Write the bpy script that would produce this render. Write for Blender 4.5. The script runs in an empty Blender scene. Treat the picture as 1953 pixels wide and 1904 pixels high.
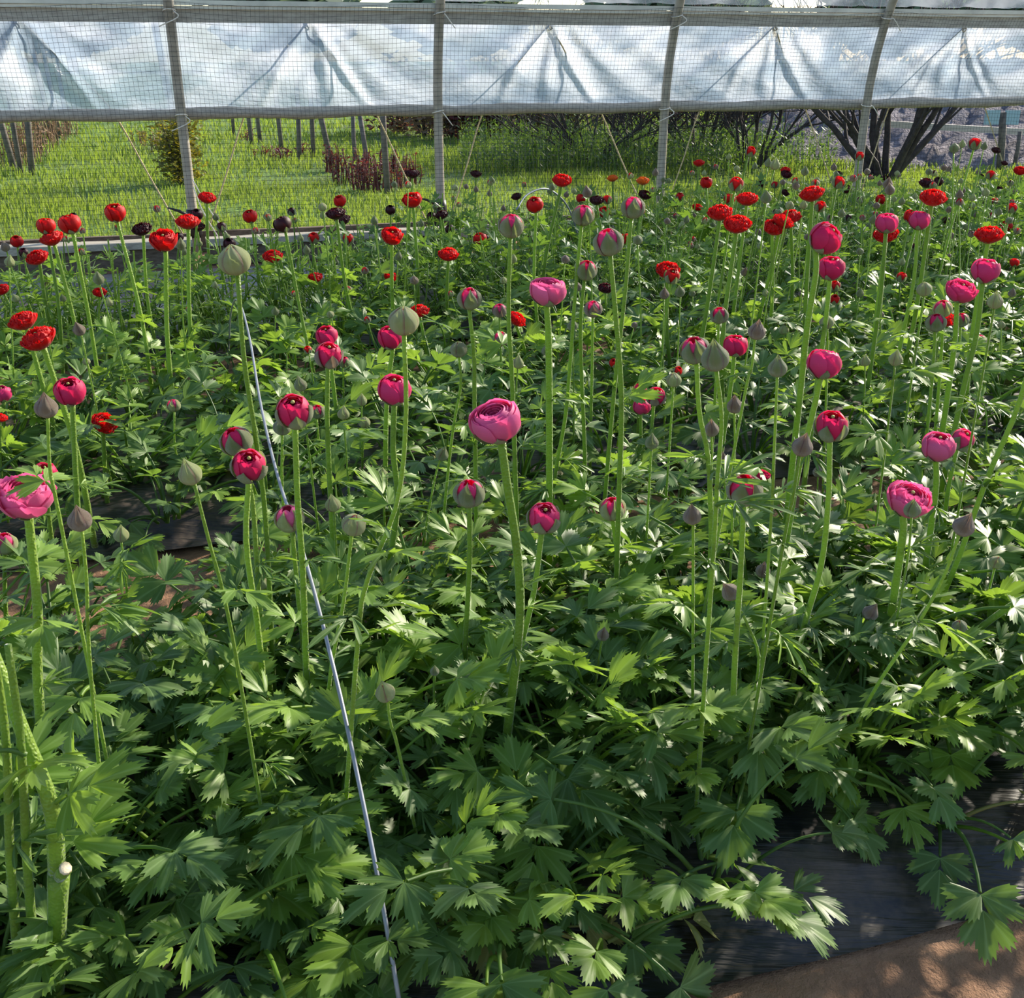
import bpy, math, random
import numpy as np
from mathutils import Vector, Matrix, Quaternion

random.seed(7)
rng = np.random.default_rng(7)
R = math.radians
SC = bpy.context.scene
COL = SC.collection

# ------------------------------------------------------------------ camera
CAM_H = 1.05
PITCH = R(23.1)
F = 2000.0                      # focal length in pixels of the 1953 x 1904 frame
CX, CY = 976.5, 952.0
cam_data = bpy.data.cameras.new('camera')
cam_data.sensor_fit = 'HORIZONTAL'
cam_data.sensor_width = 36.0
cam_data.lens = F / 1953.0 * 36.0
cam_data.clip_start = 0.02
cam_data.clip_end = 300
cam = bpy.data.objects.new('camera', cam_data)
cam.location = (0, 0, CAM_H)
cam.rotation_euler = (math.pi / 2 - PITCH, 0, 0)
COL.objects.link(cam)
SC.camera = cam

# ------------------------------------------------------------------ sky, sun, exposure
SUN_AZ, SUN_EL = R(45), R(25)   # azimuth clockwise from straight ahead, elevation
world = bpy.data.worlds.new('sky')
SC.world = world
world.use_nodes = True
wn = world.node_tree
wn.nodes.clear()
sky = wn.nodes.new('ShaderNodeTexSky')
sky.sky_type = 'NISHITA'
sky.sun_disc = False
sky.sun_elevation = SUN_EL
sky.sun_rotation = SUN_AZ
sky.air_density = 1.0
sky.dust_density = 0.6
sky.ozone_density = 1.0
bg = wn.nodes.new('ShaderNodeBackground')
bg.inputs['Strength'].default_value = 0.19
wo = wn.nodes.new('ShaderNodeOutputWorld')
wn.links.new(sky.outputs[0], bg.inputs['Color'])
wn.links.new(bg.outputs[0], wo.inputs['Surface'])
sun_data = bpy.data.lights.new('sun', 'SUN')
sun_data.energy = 7.4
sun_data.angle = R(1.6)
sun_data.color = (1.0, 0.90, 0.74)
sun = bpy.data.objects.new('sun', sun_data)
sdir = Vector((math.sin(SUN_AZ) * math.cos(SUN_EL), math.cos(SUN_AZ) * math.cos(SUN_EL), math.sin(SUN_EL)))
sun.rotation_euler = sdir.to_track_quat('Z', 'Y').to_euler()
sun.location = (4, 4, 6)
COL.objects.link(sun)
vs = SC.view_settings
vs.view_transform = 'Standard'
vs.look = 'None'
vs.gamma = 1.0
vs.use_curve_mapping = False
vs.exposure = 0.42
try:
    cy = SC.cycles
    cy.max_bounces, cy.diffuse_bounces, cy.glossy_bounces, cy.transmission_bounces, cy.transparent_max_bounces = 5, 3, 2, 4, 8
except Exception:
    pass

# ------------------------------------------------------------------ photo geometry
cP, sP = math.cos(PITCH), math.sin(PITCH)
def ray(px, py):
    cx = (px - CX) / F
    cy = (CY - py) / F
    return Vector((cx, cP + cy * sP, cy * cP - sP))
CAM = Vector((0, 0, CAM_H))
def at_Y(px, py, Y):
    d = ray(px, py)
    return CAM + d * (Y / d.y)
def at_z(px, py, z=0.0):
    d = ray(px, py)
    return CAM + d * ((z - CAM_H) / d.z)
# the tunnel wall and the beds run along D; M points away from the viewer
D = Vector((0.958, 0.286, 0)).normalized()
M = Vector((-D.y, D.x, 0))
P0 = Vector((-1.80, 6.07, 0))           # foot of the first hoop in view
BAY = 1.43
def st(s, t, z=0.0):
    """point from along-the-bed s and across-the-beds t"""
    return D * s + M * t + Vector((0, 0, z))
T_WALL = P0.dot(M)
S_WALL = P0.dot(D)

# ------------------------------------------------------------------ mesh helpers
class MB:
    def __init__(self):
        self.v, self.f, self.uv, self.n = [], [], [], 0
    def add(self, verts, faces, uv=None):
        verts = np.asarray(verts, dtype=float)
        self.v.append(verts)
        n = self.n
        self.f.extend([tuple(i + n for i in f) for f in faces])
        self.uv.append(np.zeros((len(verts), 2)) if uv is None else np.asarray(uv, dtype=float))
        self.n += len(verts)
    def mesh(self, name, mats, smooth=True):
        me = bpy.data.meshes.new(name)
        V = np.concatenate(self.v) if self.v else np.zeros((0, 3))
        me.from_pydata(V.tolist(), [], self.f)
        UV = np.concatenate(self.uv)
        lay = me.uv_layers.new(name='UVMap')
        idx = np.empty(len(me.loops), dtype=np.int32)
        me.loops.foreach_get('vertex_index', idx)
        lay.data.foreach_set('uv', UV[idx].ravel())
        if smooth:
            me.polygons.foreach_set('use_smooth', np.ones(len(me.polygons), dtype=bool))
        for m in (mats if isinstance(mats, (list, tuple)) else [mats]):
            me.materials.append(m)
        me.update()
        return me

def frame_of(t):
    t = Vector(t).normalized()
    a = Vector((0, 0, 1)) if abs(t.z) < 0.9 else Vector((1, 0, 0))
    u = t.cross(a).normalized()
    return u, t.cross(u).normalized()

def tube(mb, pts, radii, sides=7, caps=True):
    pts = [Vector(p) for p in pts]
    n = len(pts)
    if not hasattr(radii, '__len__'):
        radii = [radii] * n
    u = None
    V, UV = [], []
    for i, p in enumerate(pts):
        t = (pts[min(i + 1, n - 1)] - pts[max(i - 1, 0)])
        if t.length < 1e-9:
            t = Vector((0, 0, 1))
        t.normalize()
        if u is None:
            u, w = frame_of(t)
        else:
            u = (u - t * u.dot(t)).normalized()
            w = t.cross(u)
        for k in range(sides):
            a = 2 * math.pi * k / sides
            V.append(p + (u * math.cos(a) + w * math.sin(a)) * radii[i])
            UV.append((k / sides, i / max(1, n - 1)))
    Fc = []
    for i in range(n - 1):
        for k in range(sides):
            k2 = (k + 1) % sides
            Fc.append((i * sides + k, i * sides + k2, (i + 1) * sides + k2, (i + 1) * sides + k))
    if caps:
        Fc.append(tuple(range(sides - 1, -1, -1)))
        Fc.append(tuple((n - 1) * sides + k for k in range(sides)))
    mb.add([tuple(v) for v in V], Fc, UV)

def box(mb, c, ax, ay, az):
    """box with centre c and three half-axis vectors"""
    c, ax, ay, az = Vector(c), Vector(ax), Vector(ay), Vector(az)
    V = [c + ax * i + ay * j + az * k for i in (-1, 1) for j in (-1, 1) for k in (-1, 1)]
    Fc = [(0, 1, 3, 2), (4, 6, 7, 5), (0, 4, 5, 1), (2, 3, 7, 6), (0, 2, 6, 4), (1, 5, 7, 3)]
    mb.add([tuple(v) for v in V], Fc)

def smooth_path(pts, n=14):
    """Catmull-Rom through the points"""
    P = [Vector(p) for p in pts]
    if len(P) == 2:
        return [P[0].lerp(P[1], i / (n - 1)) for i in range(n)]
    P = [P[0] * 2 - P[1]] + P + [P[-1] * 2 - P[-2]]
    segs = len(P) - 3
    out = []
    for i in range(n):
        x = i / (n - 1) * segs
        k = min(int(x), segs - 1)
        t = x - k
        a, b, c, d = P[k], P[k + 1], P[k + 2], P[k + 3]
        out.append(0.5 * ((2 * b) + (c - a) * t + (2 * a - 5 * b + 4 * c - d) * t * t + (3 * b - a - 3 * c + d) * t ** 3))
    return out

def tag(o, label=None, cat=None, group=None, kind=None):
    if label: o['label'] = label
    if cat: o['category'] = cat
    if group: o['group'] = group
    if kind: o['kind'] = kind
    return o

def obj(name, me, parent=None, loc=None):
    o = bpy.data.objects.new(name, me)
    COL.objects.link(o)
    if parent is not None:
        o.parent = parent
    if loc is not None:
        o.location = loc
    return o

def root(name, loc, label, cat, group=None):
    o = bpy.data.objects.new(name, None)
    o.empty_display_size = 0.05
    COL.objects.link(o)
    o.location = loc
    return tag(o, label, cat, group)

# ------------------------------------------------------------------ materials
def lin(r, g, b):
    def c(x):
        x /= 255.0
        return x / 12.92 if x <= 0.04045 else ((x + 0.055) / 1.055) ** 2.4
    return (c(r), c(g), c(b), 1)

class NT:
    def __init__(self, name):
        self.m = bpy.data.materials.new(name)
        self.m.use_nodes = True
        self.t = self.m.node_tree
        self.t.nodes.clear()
        self.out = self.t.nodes.new('ShaderNodeOutputMaterial')
    def n(self, kind, **kw):
        nd = self.t.nodes.new(kind)
        for k, v in kw.items():
            if k.startswith('_'):
                setattr(nd, k[1:], v)
            else:
                self.set(nd, k, v)
        return nd
    def set(self, nd, key, v):
        key = int(key[1:]) if key[0] == 'i' and key[1:].isdigit() else key.replace('__', ' ')
        s = nd.inputs[key]
        if hasattr(v, 'is_output') or isinstance(v, bpy.types.NodeSocket):
            self.t.links.new(v, s)
        else:
            s.default_value = v
    def mixc(self, fac, a, b, mode='MIX'):
        nd = self.n('ShaderNodeMix', _data_type='RGBA', _blend_type=mode)
        for i, v in ((0, fac), (6, a), (7, b)):
            if isinstance(v, bpy.types.NodeSocket):
                self.t.links.new(v, nd.inputs[i])
            else:
                nd.inputs[i].default_value = v
        return nd.outputs[2]
    def ramp(self, fac, stops):
        nd = self.n('ShaderNodeValToRGB')
        self.t.links.new(fac, nd.inputs[0])
        cr = nd.color_ramp
        while len(cr.elements) < len(stops):
            cr.elements.new(0.5)
        for e, (p, c) in zip(cr.elements, stops):
            e.position = p
            e.color = c
        return nd.outputs[0]
    def noise(self, scale, detail=3, coord=None, rough=0.55):
        nd = self.n('ShaderNodeTexNoise')
        nd.inputs['Scale'].default_value = scale
        nd.inputs['Detail'].default_value = detail
        nd.inputs['Roughness'].default_value = rough
        if coord is not None:
            self.t.links.new(coord, nd.inputs['Vector'])
        return nd.outputs[0]
    def bump(self, h, strength=0.3, dist=0.01):
        nd = self.n('ShaderNodeBump')
        nd.inputs['Strength'].default_value = strength
        nd.inputs['Distance'].default_value = dist
        self.t.links.new(h, nd.inputs['Height'])
        return nd.outputs[0]
    def surf(self, s):
        self.t.links.new(s, self.out.inputs['Surface'])
        return self.m
    def coord(self, which='Object'):
        return self.n('ShaderNodeTexCoord').outputs[which]
    def rand(self):
        return self.n('ShaderNodeObjectInfo').outputs['Random']

W = (1, 1, 1, 1)
def g(v): return (v, v, v, 1)

def plant_mat(name, col_a, col_b, trans=0.35, rough=0.42, spec=0.5, sheen=0.0, veins=None, edge=None, tcol=None, spots=None, bump=0.25, scale=60):
    """thin living tissue: two tones, light through it, waxy gloss"""
    t = NT(name)
    co = t.coord('Object')
    r = t.rand()
    base = t.mixc(r, col_a, col_b)
    nz = t.noise(scale, 1, co)
    base = t.mixc(nz, base, t.mixc(0.35, base, (0, 0, 0, 1)))
    if veins is not None:
        sep = t.n('ShaderNodeSeparateXYZ')
        t.t.links.new(t.coord('UV'), sep.inputs[0])
        vm = t.ramp(sep.outputs[0], [(0.0, g(0.55)), (0.16, g(0.0))])
        base = t.mixc(vm, base, veins)
    if edge is not None:
        sep3 = t.n('ShaderNodeSeparateXYZ')
        t.t.links.new(t.coord('UV'), sep3.inputs[0])
        base = t.mixc(t.ramp(sep3.outputs[0], [(0.70, g(0)), (0.97, g(0.9))]), base, edge)
    if spots is not None:
        # older leaves turn colour towards the rim
        sep2 = t.n('ShaderNodeSeparateXYZ')
        t.t.links.new(t.coord('UV'), sep2.inputs[0])
        add = t.n('ShaderNodeMath', _operation='MULTIPLY_ADD')
        t.t.links.new(t.noise(25, 3, co), add.inputs[0])
        add.inputs[1].default_value = 0.9
        t.t.links.new(sep2.outputs[1], add.inputs[2])
        base = t.mixc(t.ramp(add.outputs[0], [(1.05, g(0)), (1.5, g(.8))]), base, spots)
    p = t.n('ShaderNodeBsdfPrincipled')
    t.set(p, 'Base__Color', base)
    p.inputs['Roughness'].default_value = rough
    p.inputs['Specular IOR Level'].default_value = spec
    p.inputs['Sheen Weight'].default_value = sheen
    p.inputs['Sheen Roughness'].default_value = 0.35
    if bump > 0:
        t.set(p, 'Normal', t.bump(t.noise(scale * 2.2, 0, co), bump, 0.004))
    if trans <= 0:
        return t.surf(p.outputs[0])
    tr = t.n('ShaderNodeBsdfTranslucent')
    t.set(tr, 'Color', t.mixc(0.6, base, tcol) if tcol else base)
    mx = t.n('ShaderNodeMixShader')
    mx.inputs[0].default_value = trans
    t.t.links.new(p.outputs[0], mx.inputs[1])
    t.t.links.new(tr.outputs[0], mx.inputs[2])
    return t.surf(mx.outputs[0])

MAT = {}
MAT['leaf'] = plant_mat('leaf_green', lin(80, 110, 54), lin(102, 136, 64), 0.34, 0.46, 0.36, 0.0, veins=lin(138, 166, 104), tcol=lin(150, 190, 58), bump=0.0)
MAT['leaf_light'] = plant_mat('leaf_light_sunlit', lin(110, 146, 56), lin(130, 164, 64), 0.40, 0.46, 0.36, 0.0, veins=lin(154, 184, 104), tcol=lin(170, 206, 62), bump=0.0)  # lighter leaf tone that also stands in for sun on the foliage
MAT['leaf_old'] = plant_mat('leaf_yellowing', lin(134, 142, 76), lin(164, 154, 88), 0.3, 0.5, 0.4, 0.0, veins=lin(180, 175, 110), tcol=lin(200, 180, 60), spots=lin(140, 96, 50))
MAT['stem'] = plant_mat('stem_green', lin(138, 168, 64), lin(156, 184, 74), 0.36, 0.45, 0.35, 0.7, tcol=lin(170, 210, 60), bump=0.5, scale=150)
MAT['stem_dark'] = plant_mat('stem_dark_green', lin(114, 144, 52), lin(130, 160, 60), 0.3, 0.45, 0.35, 0.5, tcol=lin(170, 210, 60), bump=0.4, scale=150)
MAT['sepal'] = plant_mat('sepal_green', lin(132, 148, 90), lin(150, 164, 102), 0.26, 0.55, 0.35, 0.6, veins=lin(150, 150, 104), edge=lin(120, 72, 76), tcol=lin(180, 200, 110), bump=0.6, scale=90)
MAT['sepal_pale'] = plant_mat('sepal_pale_green', lin(184, 200, 124), lin(196, 210, 138), 0.3, 0.55, 0.35, 0.5, veins=lin(190, 204, 140), edge=lin(158, 104, 96), tcol=lin(200, 215, 130), bump=0.6, scale=90)
MAT['sepal_brown'] = plant_mat('sepal_purple_brown', lin(144, 122, 98), lin(160, 140, 112), 0.24, 0.55, 0.35, 0.6, veins=lin(150, 130, 104), edge=lin(104, 58, 62), tcol=lin(190, 150, 120), bump=0.6, scale=90)
MAT['pink'] = plant_mat('petal_pink', lin(252, 120, 182), lin(254, 134, 190), 0.5, 0.5, 0.3, 0.25, tcol=lin(255, 90, 150), bump=0.15, scale=40)
MAT['rose'] = plant_mat('petal_rose', lin(248, 70, 146), lin(250, 84, 152), 0.5, 0.5, 0.3, 0.25, tcol=lin(255, 50, 110), bump=0.15, scale=40)
MAT['crimson'] = plant_mat('petal_crimson', lin(232, 48, 116), lin(240, 56, 124), 0.5, 0.5, 0.3, 0.25, tcol=lin(255, 34, 90), bump=0.15, scale=40)
MAT['red'] = plant_mat('petal_red', lin(222, 20, 26), lin(234, 32, 30), 0.45, 0.5, 0.3, 0.2, tcol=lin(255, 20, 12), bump=0.15, scale=40)
MAT['burgundy'] = plant_mat('petal_burgundy', lin(50, 8, 20), lin(66, 10, 26), 0.18, 0.5, 0.3, 0.1, tcol=lin(130, 8, 26), bump=0.15, scale=40)
MAT['orange'] = plant_mat('petal_orange', lin(238, 104, 24), lin(244, 120, 30), 0.34, 0.5, 0.3, 0.2, tcol=lin(255, 120, 20), bump=0.15, scale=40)
MAT['button'] = plant_mat('flower_button', lin(176, 170, 96), lin(190, 186, 110), 0.0, 0.6, 0.3)
MAT['dark_heart'] = plant_mat('flower_heart', lin(60, 20, 30), lin(66, 24, 34), 0.0, 0.6, 0.3)
MAT['grass'] = plant_mat('grass_blade', lin(96, 128, 50), lin(112, 142, 56), 0.4, 0.55, 0.3, tcol=lin(176, 200, 66), bump=0.0, scale=0.9)
_g = MAT['grass'].node_tree
for _n in list(_g.nodes):
    if _n.type == 'MIX' and _n.inputs[0].is_linked and _n.inputs[0].links[0].from_node.type == 'TEX_NOISE':
        _n.inputs[7].links and _g.links.remove(_n.inputs[7].links[0])
        _n.inputs[7].default_value = lin(118, 128, 58)
MAT['weed'] = plant_mat('weed_green', lin(62, 88, 52), lin(78, 102, 58), 0.35, 0.5, 0.35, tcol=lin(150, 190, 60), bump=0.0, scale=5)
MAT['maroon'] = plant_mat('maroon_shoot', lin(96, 48, 52), lin(120, 66, 62), 0.2, 0.55, 0.3, tcol=lin(190, 80, 70), bump=0.0, scale=8)
MAT['dry'] = plant_mat('dry_stalk', lin(140, 116, 92), lin(164, 138, 110), 0.15, 0.7, 0.2, tcol=lin(200, 160, 120), bump=0.0, scale=8)
MAT['bush'] = plant_mat('bush_leaf', lin(100, 110, 44), lin(140, 128, 54), 0.35, 0.5, 0.3, tcol=lin(210, 190, 50), bump=0.0, scale=6)
MAT['far_leaf'] = plant_mat('distant_leaf', lin(96, 116, 100), lin(110, 128, 106), 0.2, 0.7, 0.2, tcol=lin(150, 170, 120), bump=0.0, scale=1)

def solid(name, a, b, scale=12, rough=0.6, spec=0.4, metal=0.0, bump=0.3, stretch=None, dist=0.004):
    t = NT(name)
    co = t.coord('Object')
    if stretch:
        mp = t.n('ShaderNodeMapping')
        t.t.links.new(co, mp.inputs[0])
        mp.inputs['Scale'].default_value = stretch
        co = mp.outputs[0]
    nz = t.noise(scale, 5, co, 0.6)
    c = t.ramp(nz, [(0.3, a), (0.7, b)])
    p = t.n('ShaderNodeBsdfPrincipled')
    t.set(p, 'Base__Color', c)
    p.inputs['Roughness'].default_value = rough
    p.inputs['Specular IOR Level'].default_value = spec
    p.inputs['Metallic'].default_value = metal
    t.set(p, 'Normal', t.bump(t.noise(scale * 3, 4, co), bump, dist))
    return t.surf(p.outputs[0])

MAT['bark'] = solid('bark_dark', lin(44, 38, 40), lin(78, 70, 68), 20, 0.8, 0.2)
MAT['pipe'] = solid('galvanised_pipe', lin(142, 136, 126), lin(176, 170, 160), 14, 0.55, 0.5, 0.25, 0.15)
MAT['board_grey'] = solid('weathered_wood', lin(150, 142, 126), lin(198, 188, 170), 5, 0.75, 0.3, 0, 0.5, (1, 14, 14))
MAT['board_dark'] = solid('old_and_shaded_wood', lin(86, 74, 62), lin(128, 114, 98), 5, 0.8, 0.25, 0, 0.5, (1, 14, 14))  # dark wood; on the inner uprights its tone stands for shade
MAT['rail'] = solid('rail_wood', lin(150, 144, 136), lin(182, 178, 168), 4, 0.7, 0.3, 0, 0.3, (1, 12, 12))
MAT['channel'] = solid('film_channel_metal', lin(166, 168, 166), lin(196, 198, 194), 8, 0.4, 0.5, 0.5, 0.1)
MAT['stake'] = solid('grey_stake_wood', lin(84, 80, 82), lin(128, 120, 114), 18, 0.8, 0.2)
MAT['rope'] = solid('tan_rope', lin(176, 158, 120), lin(206, 190, 150), 60, 0.8, 0.2)
MAT['rod'] = solid('pale_wire_rod', lin(118, 122, 130), lin(146, 150, 158), 20, 0.4, 0.5, 0.2, 0.1)
MAT['net'] = solid('net_filament', lin(40, 46, 52), lin(52, 58, 62), 30, 0.6, 0.3, 0, 0)
MAT['tie'] = solid('white_cord', lin(206, 200, 190), lin(226, 220, 210), 30, 0.6, 0.3)
MAT['black_plastic'] = solid('black_plastic', lin(22, 22, 24), lin(34, 34, 36), 10, 0.4, 0.5)
MAT['sign'] = solid('pale_blue_panel', lin(150, 182, 206), lin(164, 194, 214), 4, 0.5, 0.4)
MAT['lumber'] = solid('pale_lumber', lin(176, 168, 162), lin(204, 196, 188), 4, 0.7, 0.3, 0, 0.3, (1, 12, 12))
MAT['gravel'] = solid('grey_gravel', lin(92, 88, 96), lin(160, 152, 158), 9, 0.9, 0.2, 0, 1.0, None, 0.06)
MAT['cut'] = solid('cut_stem_pith', lin(206, 190, 160), lin(224, 210, 184), 60, 0.7, 0.3)

def soil_mat():
    t = NT('bare_soil')
    co = t.coord('Object')
    n1 = t.noise(6, 6, co, 0.65)
    c = t.ramp(n1, [(0.3, lin(104, 76, 56)), (0.5, lin(150, 112, 84)), (0.72, lin(176, 138, 108))])
    p = t.n('ShaderNodeBsdfPrincipled')
    t.set(p, 'Base__Color', c)
    p.inputs['Roughness'].default_value = 0.9
    t.set(p, 'Normal', t.bump(t.noise(45, 6, co, 0.7), 0.9, 0.02))
    return t.surf(p.outputs[0])
MAT['soil'] = soil_mat()

def lawn_mat():
    t = NT('lawn_ground')
    co = t.coord('Object')
    c = t.ramp(t.noise(1.1, 6, co, 0.65), [(0.32, lin(96, 112, 52)), (0.5, lin(92, 126, 46)), (0.66, lin(112, 146, 52))])
    c = t.mixc(t.ramp(t.noise(14, 4, co), [(0.45, g(0)), (0.75, g(0.5))]), c, lin(84, 96, 48))
    p = t.n('ShaderNodeBsdfPrincipled')
    t.set(p, 'Base__Color', c)
    p.inputs['Roughness'].default_value = 0.9
    t.set(p, 'Normal', t.bump(t.noise(30, 5, co), 1.0, 0.05))
    return t.surf(p.outputs[0])
MAT['lawn'] = lawn_mat()

def mulch_mat():
    t = NT('black_mulch_film')
    co = t.coord('Object')
    dust = t.ramp(t.noise(5, 6, co, 0.7), [(0.48, g(0)), (0.72, g(0.75))])
    c = t.mixc(dust, lin(26, 26, 30), lin(112, 96, 84))
    p = t.n('ShaderNodeBsdfPrincipled')
    t.set(p, 'Base__Color', c)
    rr = t.ramp(dust, [(0, g(0.36)), (0.7, g(0.8))])
    t.set(p, 'Roughness', rr)
    p.inputs['Specular IOR Level'].default_value = 0.55
    mp = t.n('ShaderNodeMapping')
    t.t.links.new(co, mp.inputs[0])
    mp.inputs['Rotation'].default_value = (0, 0, -math.atan2(D.y, D.x))
    mp.inputs['Scale'].default_value = (1.6, 22, 22)
    t.set(p, 'Normal', t.bump(t.noise(1.6, 4, mp.outputs[0]), 0.8, 0.012))
    return t.surf(p.outputs[0])
MAT['mulch'] = mulch_mat()

def film_mat(name, lo=0.08, hi=0.20, body=0.55):
    """cloudy greenhouse plastic: patches of wet haze and reflections put into its colour, light soaking through, faint gloss"""
    t = NT(name)
    co = t.coord('Object')
    mp = t.n('ShaderNodeMapping')
    t.t.links.new(co, mp.inputs[0])
    mp.inputs['Rotation'].default_value = (0, R(35), -math.atan2(D.y, D.x))
    mp.inputs['Scale'].default_value = (1.0, 1.0, 2.2)
    haze = t.ramp(t.noise(2.4, 3, mp.outputs[0], 0.45), [(0.44, g(0.0)), (0.56, g(1.0))])
    bn = t.bump(t.noise(7, 4, mp.outputs[0]), 0.5, 0.03)
    tp = t.n('ShaderNodeBsdfTransparent')
    tp.inputs[0].default_value = (0.88, 0.93, 0.98, 1)
    tr = t.n('ShaderNodeBsdfTranslucent')
    t.set(tr, 'Color', t.mixc(haze, (body * .62, body * .78, body * 1.0, 1), (body * 1.02, body * 1.12, body * 1.3, 1)))  # blue-grey and white patches paint reflections along with condensation
    t.set(tr, 'Normal', bn)
    df = t.n('ShaderNodeBsdfDiffuse')
    df.inputs[0].default_value = (0.70, 0.79, 0.92, 1)
    t.set(df, 'Normal', bn)
    gl = t.n('ShaderNodeBsdfGlossy')
    gl.inputs['Roughness'].default_value = 0.18
    t.set(gl, 'Normal', bn)
    m1 = t.n('ShaderNodeMixShader')
    m1.inputs[0].default_value = 0.3
    t.t.links.new(tr.outputs[0], m1.inputs[1]); t.t.links.new(df.outputs[0], m1.inputs[2])
    m2 = t.n('ShaderNodeMixShader')
    mr = t.n('ShaderNodeMapRange')
    t.t.links.new(haze, mr.inputs[0])
    mr.inputs[3].default_value = 1 - hi
    mr.inputs[4].default_value = 1 - lo
    t.t.links.new(mr.outputs[0], m2.inputs[0])
    t.t.links.new(tp.outputs[0], m2.inputs[1]); t.t.links.new(m1.outputs[0], m2.inputs[2])
    m3 = t.n('ShaderNodeMixShader')
    m3.inputs[0].default_value = 0.08
    t.t.links.new(m2.outputs[0], m3.inputs[1]); t.t.links.new(gl.outputs[0], m3.inputs[2])
    return t.surf(m3.outputs[0])
MAT['film'] = film_mat('curtain_film')
MAT['film_clear'] = film_mat('roof_film', 0.6, 0.8)
MAT['film_roll'] = solid('rolled_film', lin(140, 134, 126), lin(176, 170, 160), 7, 0.45, 0.5, 0, 0.4, (1, 10, 10))
# ================================================================== the setting
def grid_obj(name, s0, s1, ns, t0, t1, nt, zfun, mat):
    S = np.linspace(s0, s1, ns)
    T = np.linspace(t0, t1, nt)
    SS, TT = np.meshgrid(S, T, indexing='ij')
    Z = zfun(SS, TT)
    X = D.x * SS + M.x * TT
    Y = D.y * SS + M.y * TT
    V = np.stack([X, Y, Z], -1).reshape(-1, 3)
    Fc = [(i * nt + j, (i + 1) * nt + j, (i + 1) * nt + j + 1, i * nt + j + 1) for i in range(ns - 1) for j in range(nt - 1)]
    mb = MB()
    mb.add(V, Fc)
    return obj(name, mb.mesh(name, mat))

def wob(S, T, k=1.0, seed=0):
    r = np.random.default_rng(seed)
    z = 0
    for _ in range(6):
        a, b, p = r.uniform(-6, 6), r.uniform(-6, 6), r.uniform(0, 6.3)
        z = z + np.sin(a * S * k + b * T * k + p)
    return z / 6

tag(grid_obj('floor', -6, 10, 120, -1.5, T_WALL + 0.02, 70, lambda S, T: -0.004 + 0.012 * wob(S, T, 2.2, 3), MAT['soil']),
    'reddish brown bare soil floor of the growing tunnel', 'soil', kind='structure')
tag(grid_obj('ground', -60, 90, 90, T_WALL + 0.02, 130, 90, lambda S, T: -0.01 + 0.05 * wob(S, T, 0.25, 5), MAT['lawn']),
    'green grassy field ground outside the tunnel', 'ground', kind='structure')

def mulch(t0, t1, h, seed, label):
    def zf(S, T):
        u = (T - t0) / (t1 - t0)
        prof = np.clip(np.minimum(u, 1 - u) / 0.16, 0, 1)
        prof = prof * prof * (3 - 2 * prof)
        rid = 0.006 * np.sin(T * 120 + 2.5 * wob(S, T, .6, seed)) * wob(S, T, .9, seed + 1)
        return 0.006 + h * prof + rid + 0.006 * wob(S, T, 3, seed + 2)
    o = grid_obj('plastic_mulch_sheet', -4.5, 8, 160, t0, t1, 60, zf, MAT['mulch'])
    tag(o, label, 'plastic sheet')
mulch(0.83, 1.84, 0.055, 11, 'dusty black plastic mulch sheet with long wrinkles under the pink ranunculus row')
mulch(2.28, 3.45, 0.05, 12, 'black plastic mulch sheet under the bed between the pink and the red flowers')
mulch(3.95, 5.75, 0.045, 13, 'black plastic mulch sheet of the bed alongside the wooden edging boards')

# ------------------------------------------------------------------ hoops of the tunnel
HOOP_R, HOOP_Z = 1.6, 0.68
def hoop_in(z):
    """inward lean of the hoop at height z"""
    if z <= HOOP_Z:
        return 0.0
    th = math.asin(min(0.999, (z - HOOP_Z) / HOOP_R))
    return HOOP_R * (1 - math.cos(th))
def wall(s, z, inward=0.0):
    """s from the first hoop in view, z height; inward = towards the flowers"""
    return P0 + D * s - M * (hoop_in(z) + inward) + Vector((0, 0, z))

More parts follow.
